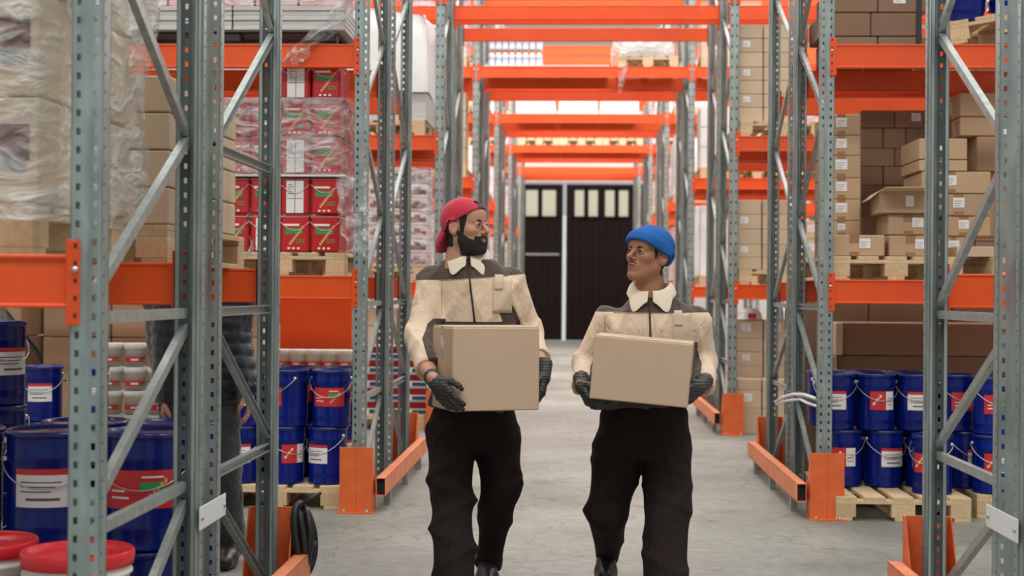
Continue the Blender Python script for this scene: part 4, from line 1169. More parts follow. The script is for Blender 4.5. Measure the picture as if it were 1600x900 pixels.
# head in its own frame: origin between the ears, face towards -y
def head_sdf(P, fat=0.0):
    X = P.copy(); X[..., 0] = np.abs(X[..., 0])
    d = el(P, (0, .014, .034), (.077, .098, .087))
    d = smin(d, el(P, (0, -.030, -.035), (.058 + fat, .058, .078)), .03)
    d = smin(d, rc(X, (.052 + fat, .0, -.052), (.016, -.066, -.096), .021, .019), .03)
    d = smin(d, el(P, (0, -.078, -.098), (.022, .019, .018)), .02)
    d = smin(d, el(X, (.043, -.056, -.014), (.022 + fat, .024, .019)), .022)
    d = smin(d, rc(X, (.0, -.083, .026), (.043, -.067, .027), .0115, .011), .012)
    d = smin(d, el(P, (0, -.06, .058), (.056, .036, .038)), .03)
    d = smax(d, -el(X, (.032, -.101, .007), (.020, .020, .013)), .012)
    d = smin(d, rc(P, (0, -.084, .024), (0, -.116, -.019), .0078, .0105), .008)
    d = smin(d, el(X, (.0125, -.098, -.026), (.0085, .011, .0075)), .006)
    d = smin(d, el(P, (0, -.082, -.058), (.030, .020, .024)), .014)
    d = smin(d, rc(X, (0, -.1005, -.0515), (.022, -.089, -.0565), .0050, .0025), .004)
    d = smin(d, rc(X, (0, -.0985, -.0645), (.019, -.088, -.0605), .0062, .003), .004)
    d = smax(d, -rc(X, (0, -.106, -.0575), (.020, -.094, -.0578), .0020, .001), .002)
    # lids
    lid = el(X, (.0315, -.0775, .009), (.0165, .0145, .0135))
    lid = smax(lid, -rc(X, (.021, -.094, .0085), (.042, -.090, .009), .0048, .0035), .002)
    d = smin(d, lid, .004)
    # ears
    e = el(X, (.084, .014, -.004), (.009, .021, .033), rz=-0.55, rx=-0.15)
    e = smax(e, -el(X, (.094, .006, .000), (.009, .012, .020), rz=-0.55), .003)
    d = smin(d, e, .005)
    d = smin(d, rc(P, (0, .022, -.05), (0, .045, -.19), .054, .062), .03)
    return d
def lip_zone(vs):
    x = np.abs(vs[:, 0]); return np.where((vs[:, 1] < -.083), 0.008 - np.abs(vs[:, 2] + .0575) - 0.22 * np.maximum(0, x - .008) ** 1.0, -1) - np.where(x > .026, 1, 0)
def noise3(P, f, seed, n=6):
    rr = np.random.RandomState(seed); s = 0
    for i in range(n):
        k = rr.normal(size=3); k = k / np.linalg.norm(k) * f * rr.uniform(0.7, 1.5)
        s = s + np.sin(P @ k.astype(np.float32) + rr.uniform(0, 6.28))
    return s / n
def folds(P, f, seed, dirs):
    """ridged creases across the given directions"""
    w = 0.35 * noise3(P, f * 0.35, seed + 5) * 6.0
    s = 0
    for i, (d, ph) in enumerate(dirs):
        s = s + (1 - np.abs(np.sin(P @ (np.asarray(d, np.float32) * f) + w + ph))) ** 2.2
    return s / len(dirs)

def build_head(person, hp, yaw, pitch, roll, skin, fat, body_fn, blo, bhi):
    """the skin: head at 2.6 mm and body at 11 mm in one mesh"""
    M = Matrix.Translation(hp) @ Matrix.Rotation(yaw, 4, 'Z') @ Matrix.Rotation(pitch, 4, 'X') @ Matrix.Rotation(roll, 4, 'Y')
    vs, fs = surface_net(lambda P: head_sdf(P, fat), (-.11, -.135, -.185), (.11, .125, .13), .0026)
    z1 = lip_zone(vs)
    vs = vs @ np.array(M.to_3x3()).T + np.array(M.translation)
    v2, f2 = surface_net(body_fn, blo, bhi, .011)
    vs_ = np.concatenate([vs, v2]); fs_ = np.concatenate([fs, f2 + len(vs)])
    o = np_obj('skin', vs_, fs_, [skin], person, {'zone': np.concatenate([z1, -np.ones(len(v2))])})
    for s_ in (-1, 1):
        e = MB()
        c = Vector((s_ * .0315, -.0775, .009))
        gaze = Vector((0, -1, 0)); 
        Me = M @ Matrix.Translation(c) @ Matrix.Rotation(R(90), 4, 'X')
        r = .0128
        e.lathe([(0, -r)] + [(r * math.cos(a), r * math.sin(a)) for a in np.linspace(-1.5, 0.95, 12)], EYEW, 16, Me)
        a0 = 0.95
        e.lathe([(r * math.cos(a0), r * math.sin(a0) + .0003), (r * math.cos(1.2), r * math.sin(1.2) + .0008), (0, r + .0010)], IRIS, 16, Me)
        e.build('eye', o)
    b = MB()
    for s_ in (-1, 1):
        pts = [M @ Vector((s_ * x, y, z)) for x, y, z in ((.014, -.0915, .0265), (.026, -.0895, .0295), (.038, -.0830, .0300), (.049, -.0715, .0255))]
        b.tube(pts, [.0040, .0050, .0044, .0018], BEARD, 8)
        lash = [M @ Vector((s_ * x, y, z)) for x, y, z in ((.0195, -.0915, .0115), (.026, -.0945, .0150), (.034, -.0935, .0153), (.0425, -.0885, .0115))]
        b.tube(lash, [.0008, .0016, .0016, .0009], BEARD, 6)
    b.build('eyebrows', o)
    return o, M

def hand_fn(W, d, n, side, curl, L_=0.092, spread=0.0, thumb=(0.55, 0.5), r=0.0115, curls=None):
    """gloved hand from wrist W; d towards the knuckles, n towards what it grips; side = +1/-1 picks the thumb side"""
    W = np.array(W, float); d = np.array(d, float); d /= np.linalg.norm(d); n = np.array(n, float); n -= d * (n @ d); n /= np.linalg.norm(n)
    l = np.cross(d, n) * side
    caps = []
    for i, off in enumerate((-.031, -.011, .011, .030)):
        k = W + d * (L_ * (0.93, 1.0, 0.98, 0.88)[i]) - l * off
        caps.append((W + d * .02 - l * off * 0.55, k, .0175, .0145))
        a = 0; p = k; segs = ((.038, .026, .022), (.043, .029, .023), (.040, .027, .022), (.031, .021, .019))[i]
        cu = curls[i] if curls else curl
        for j, s in enumerate(segs):
            a += cu * (0.75, 1.0, 0.7)[j]
            q = p + (d * math.cos(a) + n * math.sin(a)) * s - l * off * spread * 0.3
            caps.append((p, q, r * (1.08 - .08 * j), r * (1.0 - .09 * j))); p = q
    t0 = W + d * .022 + l * .026 + n * .006
    t1 = t0 + (d * .030 + l * .026 + n * .014); t2 = t1 + (d * .030 + l * .006 + n * .016) * 1.0; t3 = t2 + (d * .020 - l * .004 + n * .014)
    th = [(t0, t1, .0165, .0135), (t1, t2, .0130, .0118), (t2, t3, .0118, .0100)]
    return caps, th, W
def build_glove(person, W, d, n, side, curl, cuff_dir, cuff=0.06, **k):
    caps, th, W = hand_fn(W, d, n, side, curl, **k)
    cd = np.array(cuff_dir, float); cd /= np.linalg.norm(cd)
    def fn(P):
        D = None
        for i, (a, b, r1, r2) in enumerate(caps):
            e = rc(P, a, b, r1, r2)
            if i % 4 == 0: D = e if D is None else smin(D, e, .012)
            else: D = smin(D, e, .0035)
        for i, (a, b, r1, r2) in enumerate(th): D = smin(D, rc(P, a, b, r1, r2), .007)
        D = smin(D, rc(P, W + cd * cuff, W + np.array(d, float) / np.linalg.norm(d) * .02, .036, .031), .012)
        D = D + 0.0012 * np.sin(P[..., 2] * 500)
        return D
    pts = np.array([c for q in caps + th for c in (q[0], q[1])] + [W + cd * (cuff + .03)])
    lo = pts.min(0) - .045; hi = pts.max(0) + .045
    return grow('glove', fn, lo, hi, .0035, [GLOVE], person)

def march(fn, x, z, y0, y1=None, step=0.004):
    """first surface met going +y from y0"""
    ys = np.arange(y0, y0 + 0.8, step, dtype=np.float32)
    P = np.stack([np.full_like(ys, x), ys, np.full_like(ys, z)], -1)
    D = fn(P); i = np.argmax(D < 0)
    if not (D < 0).any(): return y0 + 0.8
    i = max(1, i); a, b = D[i - 1], D[i]
    return float(ys[i - 1] + step * a / (a - b))
def patch(name, fn, x0, x1, z0, z1, y0, thick, m, parent, nx=8, nz=8, off=0.004):
    vs = []; fs = []
    for j in range(nz + 1):
        for i in range(nx + 1):
            x = x0 + (x1 - x0) * i / nx; z = z0 + (z1 - z0) * j / nz
            vs.append((x, march(fn, x, z, y0) - off - thick, z))
    k = len(vs)
    vs += [(x, y + thick + off + .004, z) for x, y, z in vs]
    w_ = nx + 1
    for j in range(nz):
        for i in range(nx):
            a = j * w_ + i; fs.append((a, a + 1, a + w_ + 1, a + w_))
    rim = [i for i in range(nx)] + [nx + j * w_ for j in range(nz)] + [nz * w_ + nx - i for i in range(nx)] + [(nz - j) * w_ for j in range(nz)]
    for i in range(len(rim)):
        a, b = rim[i], rim[(i + 1) % len(rim)]; fs.append((b, a, a + k, b + k))
    return np_obj(name, np.array(vs), np.array(fs), [m], parent, {'zone': -np.ones(len(vs))})
def seam(name, fn, pts, y0, r, m, parent):
    b = MB(); b.tube([(x, march(fn, x, z, y0) - r * 0.4, z) for x, z in pts], r, m, 6); return b.build(name, parent)

def collar(person, c, r, rot, tilt=0.0, drop=0.07, rise=0.035, gap=0.10):
    """turn-down collar: band round the neck, points falling in front"""
    n = 40; vs = []; fs = []
    M = Matrix.Translation(c) @ Matrix.Rotation(rot, 4, 'Z') @ Matrix.Rotation(tilt, 4, 'X')
    rows = 6
    for i in range(n + 1):
        a = gap + (2 * math.pi - 2 * gap) * i / n           # 0 = front (-y)
        fr = max(0, math.cos(a)) ; s_ = math.sin(a)
        ang = a - math.pi / 2
        pt = max(0.0, 1 - abs(min(a, 2 * math.pi - a) - 0.62) / 0.42)
        for j in range(rows + 1):
            t = j / rows
            if j <= 1: rr = r * (1.0 - .02 * j); z = rise * (j / 1.0) * (1 - 0.35 * fr) - 0.028 * fr - .01
            else:
                u = (j - 1) / (rows - 1)
                rr = r * (1.0 + 0.10 * math.sin(u * 1.6) + (0.30 + 0.30 * pt) * u)
                z = rise * (1 - 0.35 * fr) - 0.028 * fr - .01 + .006 * math.sin(u * 3.1) - u ** 1.3 * (drop * (0.62 + 0.75 * pt) )
            ry = rr * (0.92 if True else 1)
            vs.append(M @ Vector((math.cos(ang) * rr, math.sin(ang) * ry, z)))
    for i in range(n):
        for j in range(rows):
            a = i * (rows + 1) + j; fs.append((a, a + 1, a + rows + 2, a + rows + 1))
    o = np_obj('collar', np.array([tuple(v) for v in vs]), np.array(fs), [COLLAR], person, {'zone': -np.ones(len(vs))})
    md = o.modifiers.new('solid', 'SOLIDIFY'); md.thickness = 0.004; md.offset = 0
    sb = o.modifiers.new('sub', 'SUBSURF'); sb.levels = 1; sb.render_levels = 2
    return o
def A(px, py, Y): return np.array(at(px, py, Y), dtype=float)
def finish(person, loc):
    person.location = loc
    for ch in list(person.children): ch.matrix_parent_inverse = Matrix.Translation(-Vector(loc))
def boot(person, ankle, toe_dir, heel_lift=0.0, size=1.0):
    a = np.array(ankle, float); d = np.array([toe_dir[0], toe_dir[1], 0.0]); d /= np.linalg.norm(d)
    heel = a.copy(); heel[2] = 0.045 + heel_lift; heel -= d * .03
    ball = heel + d * .17 * size; ball[2] = 0.045
    toe = ball + d * .07 * size; toe[2] = 0.040
    def fn(P):
        D = rc(P, a + [0, 0, .05], heel + [0, 0, .03], .050, .048)
        D = smin(D, rc(P, heel, ball, .043, .050), .03)
        D = smin(D, rc(P, ball, toe, .050, .038), .02)
        D = smin(D, rc(P, heel + d * .07 + [0, 0, .045], ball, .040, .035), .03)
        D = smax(D, 0.004 - P[..., 2], .004)
        return D
    pts = np.array([a + [0, 0, .12], heel, ball, toe])
    return grow('boot', fn, pts.min(0) - .075, pts.max(0) + .075, .007, [BOOT], person)
def carton_held(px, py, Y, w_, d_, h_, rz, rx_roll, label, ):
    b = MB(); b.box(-w_ / 2, w_ / 2, 0, d_, 0, h_, CARDH, bev=.004)
    b.box(-w_ / 2 - .0005, -w_ / 2 + .0, d_ / 2 - .03, d_ / 2 + .03, h_ * .55, h_, TAPE) if False else None
    o = b.build('carried_carton')
    t = MB(); t.box(-w_ / 2 + .004, w_ / 2 - .004, d_ / 2 - .0012, d_ / 2 + .0012, h_ - .0002, h_ + .0006, CARDD)
    f = MB(); th = .003
    f.box(-w_ / 2 + .003, w_ / 2 - .003, .003, d_ / 2 - .002, h_ - .0005, h_ + th, CARDP)
    f.box(-w_ / 2 + .003, w_ / 2 - .003, d_ / 2 + .002, d_ - .003, h_ - .0005, h_ + th * 1.6, CARDP)
    f.build('top_flap', o)
    s = MB(); cl = mat('clear_tape', (0.56, 0.45, 0.34), 0.12)
    s.box(-w_ / 2 - .0008, -w_ / 2 - .0002, d_ / 2 - .025, d_ / 2 + .025, h_ * .6, h_, cl); s.box(-w_ / 2, w_ / 2, d_ / 2 - .025, d_ / 2 + .025, -.0008, 0, cl); s.build('clear_tape', o)
    o.matrix_world = Matrix.Translation(at(px, py, Y)) @ Matrix.Rotation(R(rz), 4, 'Z') @ Matrix.Rotation(R(rx_roll), 4, 'Y')
    return tag(o, label, 'carton')

def make_worker(spec):
    """spec holds the joints in world space, from head to boots"""
    S = spec; person = empty('person')
    sl, el_l, wr_l = S['armL']; sr, el_r, wr_r = S['armR']
    rl = S.get('armr', (.082, .068, .056)); rr_ = S.get('armr2', rl)
    prof = S['torso']
    seed = S['seed']
    def torso(P): return loft(P, prof, 2.5)
    def jac(P):
        D = torso(P)
        D = smin(D, rc(P, sl, el_l, rl[0], rl[1]), .035); D = smin(D, rc(P, el_l, wr_l, rl[1], rl[2]), .03)
        D = smin(D, rc(P, sr, el_r, rr_[0], rr_[1]), .035); D = smin(D, rc(P, el_r, wr_r, rr_[1], rr_[2]), .03)
        z = P[..., 2]
        f1 = folds(P, 17.0, seed, [((1, .3, .55), 0), ((-.9, .2, .7), 1.3)])
        D = D - .020 * (f1 - .35) - .008 * noise3(P, 20, seed + 2)
        D = smax(D, -(rc(P, np.array(S['neck']) + [0, 0, -.02], np.array(S['neck']) + [0, -.004, .14], .052, .075)), .01)
        return D
    def seg(P, a, b, ext=.0):
        ab = b - a; t = ((P - a) @ ab) / (ab @ ab); return t, np.linalg.norm(P - a - np.clip(t, 0, 1)[..., None] * ab, axis=-1)
    cxs = S['cx']; yoke, belly = S['yoke'], S['belly']
    def zone(vs):
        x, y, z = vs.T
        tt = torso(vs)
        arm = np.minimum(np.minimum(rc(vs, sl, el_l, rl[0], rl[1]), rc(vs, el_l, wr_l, rl[1], rl[2])), np.minimum(rc(vs, sr, el_r, rr_[0], rr_[1]), rc(vs, el_r, wr_r, rr_[1], rr_[2])))
        out = np.maximum(z - yoke(x), np.minimum(belly - z, (arm - tt - .012)))
        # dark panels on the inner side of the sleeves
        for (a, e, w_), sgn in (((sl, el_l, wr_l), 1), ((sr, el_r, wr_r), -1)):
            pn = S['panelR'] if sgn < 0 else S['panel']
            ax_ = np.where(z > e[2], e[0] + (z - e[2]) / (a[2] - e[2]) * (a[0] - e[0]), e[0] + (e[2] - z) / (e[2] - w_[2]) * (w_[0] - e[0]))
            inn = sgn * (x - ax_)
            out = np.maximum(out, np.minimum(np.minimum(inn - .026, .10 - inn), pn[1] - np.abs(z - pn[0]) - 1.2 * np.maximum(0, .045 - inn)))
        for w_, e in ((wr_l, el_l), (wr_r, el_r)):
            pass
        return out
    lo = np.min([sl, el_l, wr_l, sr, el_r, wr_r, np.array([prof[0][1] - .2, prof[0][2] - .22, prof[0][0]])], 0) - .13
    hi = np.max([sl, el_l, wr_l, sr, el_r, wr_r, np.array([prof[0][1] + .2, prof[0][2] + .2, prof[-1][0]])], 0) + .13
    # open cuffs
    def cut(D, P, w_, e, k=.0):
        d = (w_ - e) / np.linalg.norm(w_ - e); return smax(D, (P - w_) @ d.astype(np.float32), .006)
    def jacket_fn(P):
        D = jac(P)
        for w_, e in ((wr_l, el_l), (wr_r, el_r)):
            d = ((w_ - e) / np.linalg.norm(w_ - e)).astype(np.float32); near = np.linalg.norm(P - w_, axis=-1) - .105
            plane = (P - w_.astype(np.float32)) @ d
            D = np.where(near < 0, smax(D, plane, .006), D)
            hole = rc(P, w_ - d * .02, w_ + d * .05, .036, .045); D = smax(D, -hole, .004)
        return D
    J = grow('jacket', jacket_fn, lo, hi, .0068, [JACKET], person, zone)
    # zip, pocket and flap, pocket seams
    cx, zt = S['zip']
    front = prof[0][2] - .5
    fz = jacket_fn
    seam('zip', fz, [(cx(z), z) for z in np.linspace(belly, zt, 14)], front, .0042, ZIP, J)
    px0, px1, pz0, pz1 = S['pocket']
    patch('chest_pocket', fz, px0, px1, pz0, pz1, front, .004, COLLAR if False else JACKPLAIN, J, off=.001)
    patch('pocket_flap', fz, px0 + .008, px0 + .045, pz1 - .055, pz1 + .012, front, .009, JACKPLAIN, J, off=.001)
    q0, q1 = S['pocket2']
    seam('pocket_seam', fz, [(q0, z) for z in np.linspace(pz0 - .01, yoke(np.array(q0)) - .01, 8)], front, .0016, ZIPB, J)
    seam('yoke_seam', fz, [(x, float(yoke(np.array(x))) - .002) for x in np.linspace(prof[0][1] - .15, prof[0][1] + .16, 24)], front, .0016, ZIPB, J)
    # trousers
    (hl, kl, al), (hr, kr, ar) = S['legL'], S['legR']; (a1, a2, a3), (b1, b2, b3) = S['legr']
    hip = S['hip']
    def tro(P):
        D = loft(P, hip, 2.4)
        D = smin(D, rc(P, hl, kl, a1, a2), .03)
        D2 = rc(P, hr, kr, b1, b2)
        DL = smin(D, rc(P, kl, al, a2, a3), .02); DR = smin(D2, rc(P, kr, ar, b2, b3), .02)
        D = smin(DL, DR, .018)
        f = folds(P, 13, seed + 30, [((.5, .2, 1.0), 0), ((-.6, .3, .9), 2.1)])
        low = np.clip((.95 - P[..., 2]) / .5, 0.25, 1)
        D = D - .028 * (f - .35) * low - .006 * noise3(P, 17, seed + 9)
        for a, k in ((al, kl), (ar, kr)):
            d = ((a - k) / np.linalg.norm(a - k)).astype(np.float32)
            m = np.linalg.norm(P - a.astype(np.float32), axis=-1) < .16
            D = np.where(m, smax(D, (P - a.astype(np.float32)) @ d - .015, .006), D)
        return D
    pts = np.array([hl, kl, al, hr, kr, ar, [hip[0][1], hip[0][2], hip[-1][0]]])
    lo = pts.min(0) - [.16, .2, .12]; hi = pts.max(0) + [.16, .2, .02]; lo[2] = max(lo[2], -.01)
    T = grow('trousers', tro, lo, hi, .0085, [TROUSER], person)
    for a, td, hl_ in S['boots']: boot(person, a, td, hl_)
    # skin
    nk = np.array(S['neck'], float)
    def body(P):
        D = rc(P, nk + [0, .012, .10], nk + [0, 0, -.06], .052, .058)
        D = smin(D, rc(P, np.array([hip[0][1], hip[0][2], .85]), nk + [0, .0, -.16], .095, .10), .05)
        for a, e, w_, hd in ((sl, el_l, wr_l, S['handL'][0]), (sr, el_r, wr_r, S['handR'][0])):
            D = smin(D, rc(P, a, e, .05, .042), .03); D = smin(D, rc(P, e, w_, .042, .036), .02); D = smin(D, rc(P, w_, np.array(hd), .036, .027), .02)
        for h_, k, a in ((hl, kl, al), (hr, kr, ar)):
            D = smin(D, rc(P, h_, k, .07, .05), .03); D = smin(D, rc(P, k, a, .05, .036), .02)
        return D
    allp = np.array([sl, el_l, wr_l, sr, el_r, wr_r, S['handL'][0], S['handR'][0], hl, kl, al, hr, kr, ar])
    H, M = build_head(person, Vector(S['head']), *S['headrot'], S['skin'], S['fat'], body, allp.min(0) - .11, np.append((allp.max(0) + .11)[:2], nk[2] + .10))
    if S.get('gloves', True):
        for key in ('handL', 'handR'):
            W, d, n, side, curl, cd, kw = S[key]; build_glove(person, W, d, n, side, curl, cd, **kw)
    if 'collar' in S: collar(person, Vector(S['collar'][0]), *S['collar'][1:])
    if 'gaze' in S: pass
    S['hat'](person, M)
    finish(person, (S['hip'][0][1], S['hip'][0][2], 0))
    return person
JACKPLAIN = cloth('pocket_cloth', (0.64, 0.52, 0.39), fold=0.3)
ZIPB = mat('seam_thread', (0.36, 0.29, 0.22), 0.8)

def hsd(P): return head_sdf(P, 0.0)
def cap_backwards(person, M):
    def shell(P):
        d = hsd(P)
        X = P[..., 0]; y = P[..., 1]; z = P[..., 2]
        dome = el(P, (0, .010, .040), (.086, .106, .098))
        D = smin(d - .008, dome, .02)
        plane = (.030 + .58 * (-y)) - z                     # rim: lower at the back, higher on the brow
        D = smax(D, plane, .004)
        D = smax(D, -(d - .003), .002)
        D = smax(D, -el(P, (0, -.082, .100), (.030, .045, .027)), .004)   # strap opening over the brow
        brim = np.maximum(el(P, (0, .100, -.055), (.062, .040, .072), rx=.42), -el(P, (0, .066, -.075), (.075, .046, .090), rx=.42))
        return smin(D, smax(brim, -(d - .004), .004), .006)
    grow('cap', shell, (-.10, -.12, -.11), (.10, .155, .15), .0033, [CAPM], person, lambda v: -np.ones(len(v)), M)
    def hair(P):
        d = hsd(P); y, z = P[..., 1], P[..., 2]; ax = np.abs(P[..., 0])
        D = d - .0055
        D = smax(D, np.maximum(-(z - .028 - .25 * (-y - .05)), 0) - .001 + np.where(y > -.045, -.05, 0), .004)
        side = np.maximum(np.abs(y - .002) - .085, np.abs(z - .0) - .05)
        top = smax(d - .006, np.maximum(.082 - z, y + .0), .004)
        sb = smax(d - .0035, np.maximum(np.maximum(y + .012 , -y - .036 - .25 * z), np.maximum(z - .055, -z - .05)), .004)
        back = smax(d - .005, np.maximum(.03 - y, np.maximum(z - .05, -.085 - z)), .004)
        return np.minimum(np.minimum(top, sb), back)
    grow('hair', hair, (-.10, -.12, -.11), (.10, .13, .14), .0033, [BEARD], person, None, M)
    def beard(P):
        d = hsd(P); y, z = P[..., 1], P[..., 2]; ax = np.abs(P[..., 0])
        D = d - .0075
        # cheek line from sideburn to moustache, jaw below; lips stay free
        line = z - np.interp(-y, [-.02, .015, .05, .075, .11], [-.005, -.018, -.050, -.060, -.058])
        D = smax(D, line, .006)
        D = smax(D, y + .004, .006)
        D = smax(D, -(z + .128), .01)
        must = smax(d - .005, np.maximum(np.abs(z + .0435 + .25 * np.maximum(ax - .012, 0)) - .0055, np.maximum(ax - .034, y + .075)), .003)
        link = smax(d - .006, np.maximum(np.abs(ax - .033) - .008, np.maximum(np.abs(z + .062) - .02, y + .06)), .004)
        mouth = el(P, (0, -.10, -.0585), (.025, .03, .0115))
        D = smax(D, -mouth, .003)
        return np.minimum(np.minimum(D, must), link)
    grow('beard', beard, (-.09, -.125, -.14), (.09, .03, .03), .003, [BEARD], person, None, M)
def beanie(person, M):
    def fn(P):
        d = hsd(P); y, z = P[..., 1], P[..., 2]
        q = P - np.array([0, .012, .03], np.float32)
        dome = el(P, (0, .022, .050), (.089, .110, .092))
        th = np.arctan2(q[..., 1], q[..., 0])
        D = smin(d - .010, dome, .03)
        hgt = z - (.054 - .40 * (y + .09))             # distance above the tilted rim
        cuffb = np.maximum(smin(d - .016, dome - .006, .03), hgt - .050)
        D = smin(D, cuffb, .003)
        D = D - .0016 * np.cos(th * 62)
        D = smax(D, -hgt, .005)
        return smax(D, -(d - .002), .002)
    grow('knitted_hat', fn, (-.115, -.125, -.08), (.115, .155, .165), .0030, [KNIT], person, None, M)
    def hair(P):
        d = hsd(P); y, z = P[..., 1], P[..., 2]
        sb = smax(d - .0025, np.maximum(np.maximum(y + .014, -y - .028 - .25 * z), np.maximum(z - .04, -z - .012)), .003)
        back = smax(d - .004, np.maximum(.035 - y, np.maximum(z - .03, -.075 - z)), .004)
        return np.minimum(sb, back)
    grow('hair', hair, (-.10, -.12, -.11), (.10, .13, .06), .0033, [BEARD], person, None, M)
    def stubble(P):
        d = hsd(P); y, z = P[..., 1], P[..., 2]; ax = np.abs(P[..., 0])
        return smax(d - .0018, np.maximum(np.abs(z + .0425 + .25 * np.maximum(ax - .012, 0)) - .0035, np.maximum(ax - .026, y + .075)), .002)
    grow('moustache', stubble, (-.05, -.125, -.07), (.05, -.06, -.02), .0022, [mat('stubble', (0.09, 0.045, 0.03), 0.7)], person, None, M)

s0 = F_PX
def X1(px, Y=6.47): return float(A(px, 460, Y)[0])
def Z1(py, Y=6.47): return float(A(860, py, Y)[2])
Y = 6.47
# left worker
cx = X1(742)
p1 = dict(seed=3, skin=SKIN1, fat=0.0,
    head=A(727, 356, 6.42), headrot=(R(64), R(-1), R(0)), neck=A(731, 402, 6.46),
    torso=[(Z1(640), X1(740), Y, .205, .135), (Z1(600), X1(742), Y, .19, .125), (Z1(540), X1(745), Y, .185, .125), (Z1(480), X1(745), Y, .190, .13), (Z1(440), X1(742), Y, .185, .122), (Z1(420), X1(738), Y, .145, .100), (Z1(408), X1(735), Y, .115, .09), (Z1(402), X1(733), Y, .078, .075)],  # hem raised so dark trousers stand in for the shaded jacket bottom
    armL=(A(676, 440, 6.49), A(656, 528, 6.34), A(668, 577, 6.10)), armR=(A(798, 438, 6.49), A(829, 520, 6.55), A(841, 560, 6.34)), armr=(.078, .066, .060), armr2=(.070, .060, .050),
    cx=cx, yoke=lambda x: Z1(436) + .07 * (x - cx) + .05 * np.clip(np.abs(x - cx) - .10, 0, .2), belly=Z1(503), panel=(Z1(538), .115), panelR=(Z1(492), .060),
    zip=(lambda z: X1(736) + (Z1(430) - z) * .12, Z1(412)), pocket=(X1(772), X1(801), Z1(489), Z1(434)), pocket2=(X1(693), 0),
    legL=(A(704, 690, 6.46), A(705, 775, 6.30), A(712, 925, 6.02)), legR=(A(778, 690, 6.50), A(782, 765, 6.45), A(762, 880, 6.62)), legr=((.115, .098, .092), (.112, .095, .062)),
    hip=[(Z1(700), X1(740), Y, .20, .125), (Z1(672), X1(739), Y, .210, .130), (Z1(645), X1(739), Y, .192, .118), (Z1(620), X1(740), Y, .16, .095), (Z1(560), X1(742), Y, .15, .10)],
    boots=[(A(712, 925, 6.11) * [1, 1, 0] + [0, 0, .10], (-.1, -1), 0.0), (A(762, 880, 6.62) * [1, 1, 0] + [0, 0, .09], (.05, -1), 0.0)],
    handL=(A(677, 592, 5.855), (.58, -.02, -.80), (.40, .88, .15), 1, .26, (A(666, 575, 6.14) - A(677, 592, 5.855)), dict(cuff=.05, L_=.086, r=.0122)),
    handR=(A(850, 584, 6.20), (-.10, -.30, -.9), (-1, .1, 0), -1, .62, (.02, .6, .8), dict(cuff=.05)),
    collar=(A(731, 395, 6.455), .076, R(6), 0.0, .078), hat=cap_backwards)
P1 = make_worker(p1)
tag(P1, 'person in a backwards red cap and beige and brown work jacket carrying the taller carton', 'person')
carton_held(775, 642, 5.95, .383, .31, .348, 21, 0, 'plain tan carton held by the person in the red cap')
# right worker
cx2 = X1(1016)
p2 = dict(seed=11, skin=SKIN2, fat=.003,
    head=A(1012, 401, 6.42), headrot=(R(-45), R(-9), R(3)), neck=A(1019, 458, 6.47),
    torso=[(Z1(634), X1(1010), Y, .208, .14), (Z1(612), X1(1014), Y, .20, .13), (Z1(560), X1(1016), Y, .198, .13), (Z1(510), X1(1020), Y, .200, .132), (Z1(487), X1(1021), Y, .185, .122), (Z1(477), X1(1021), Y, .145, .100), (Z1(466), X1(1020), Y, .115, .09), (Z1(460), X1(1020), Y, .078, .075)],  # jacket cut short; trouser black replaces the shade below the carton
    armL=(A(950, 501, 6.48), A(913, 570, 6.52), A(910, 603, 6.32)), armR=(A(1088, 500, 6.48), A(1101, 566, 6.54), A(1097, 603, 6.28)), armr=(.072, .062, .054), armr2=(.072, .062, .056),
    cx=cx2, yoke=lambda x: Z1(487) + 0 * x + .02 * np.clip(np.abs(x - cx2) - .10, 0, .2), belly=Z1(532), panel=(Z1(580), .080), panelR=(Z1(572), .100),
    zip=(lambda z: X1(1013) + (Z1(480) - z) * .03, Z1(462)), pocket=(X1(1048), X1(1076), Z1(534), Z1(487)), pocket2=(X1(945), 0),
    legL=(A(966, 706, 6.47), A(951, 800, 6.42), A(948, 866, 6.76)), legR=(A(1043, 706, 6.47), A(1043, 790, 6.34), A(1037, 925, 6.08)), legr=((.120, .098, .060), (.120, .108, .098)),
    hip=[(Z1(715), X1(1005), Y, .20, .125), (Z1(676), X1(1006), Y, .214, .135), (Z1(638), X1(1008), Y, .195, .12), (Z1(612), X1(1010), Y, .16, .095), (Z1(580), X1(1014), Y, .15, .10)],
    boots=[(A(948, 868, 6.80) * [1, 1, 0] + [0, 0, .14], (-.05, -1), 0.05), (A(1037, 925, 6.16) * [1, 1, 0] + [0, 0, .10], (.05, -1), 0.0)],
    handL=(A(908, 600, 6.16), (.30, -.45, -.62), (.9, .15, .1), 1, .70, (.0, .75, .35), dict(cuff=.05)),
    handR=(A(1096, 603, 6.12), (-.62, -.50, -.38), (-.45, .75, .25), -1, .45, (.35, .75, .35), dict(cuff=.05)),
    collar=(A(1018, 449, 6.455), .080, R(-6), 0.0, .085), hat=beanie)
P2 = make_worker(p2)
tag(P2, 'person in a blue knitted hat and beige and brown work jacket carrying the flatter carton', 'person')
carton_held(997, 630, 5.98, .412, .29, .266, -6, 4.6, 'plain tan carton held tilted by the person in the blue hat')

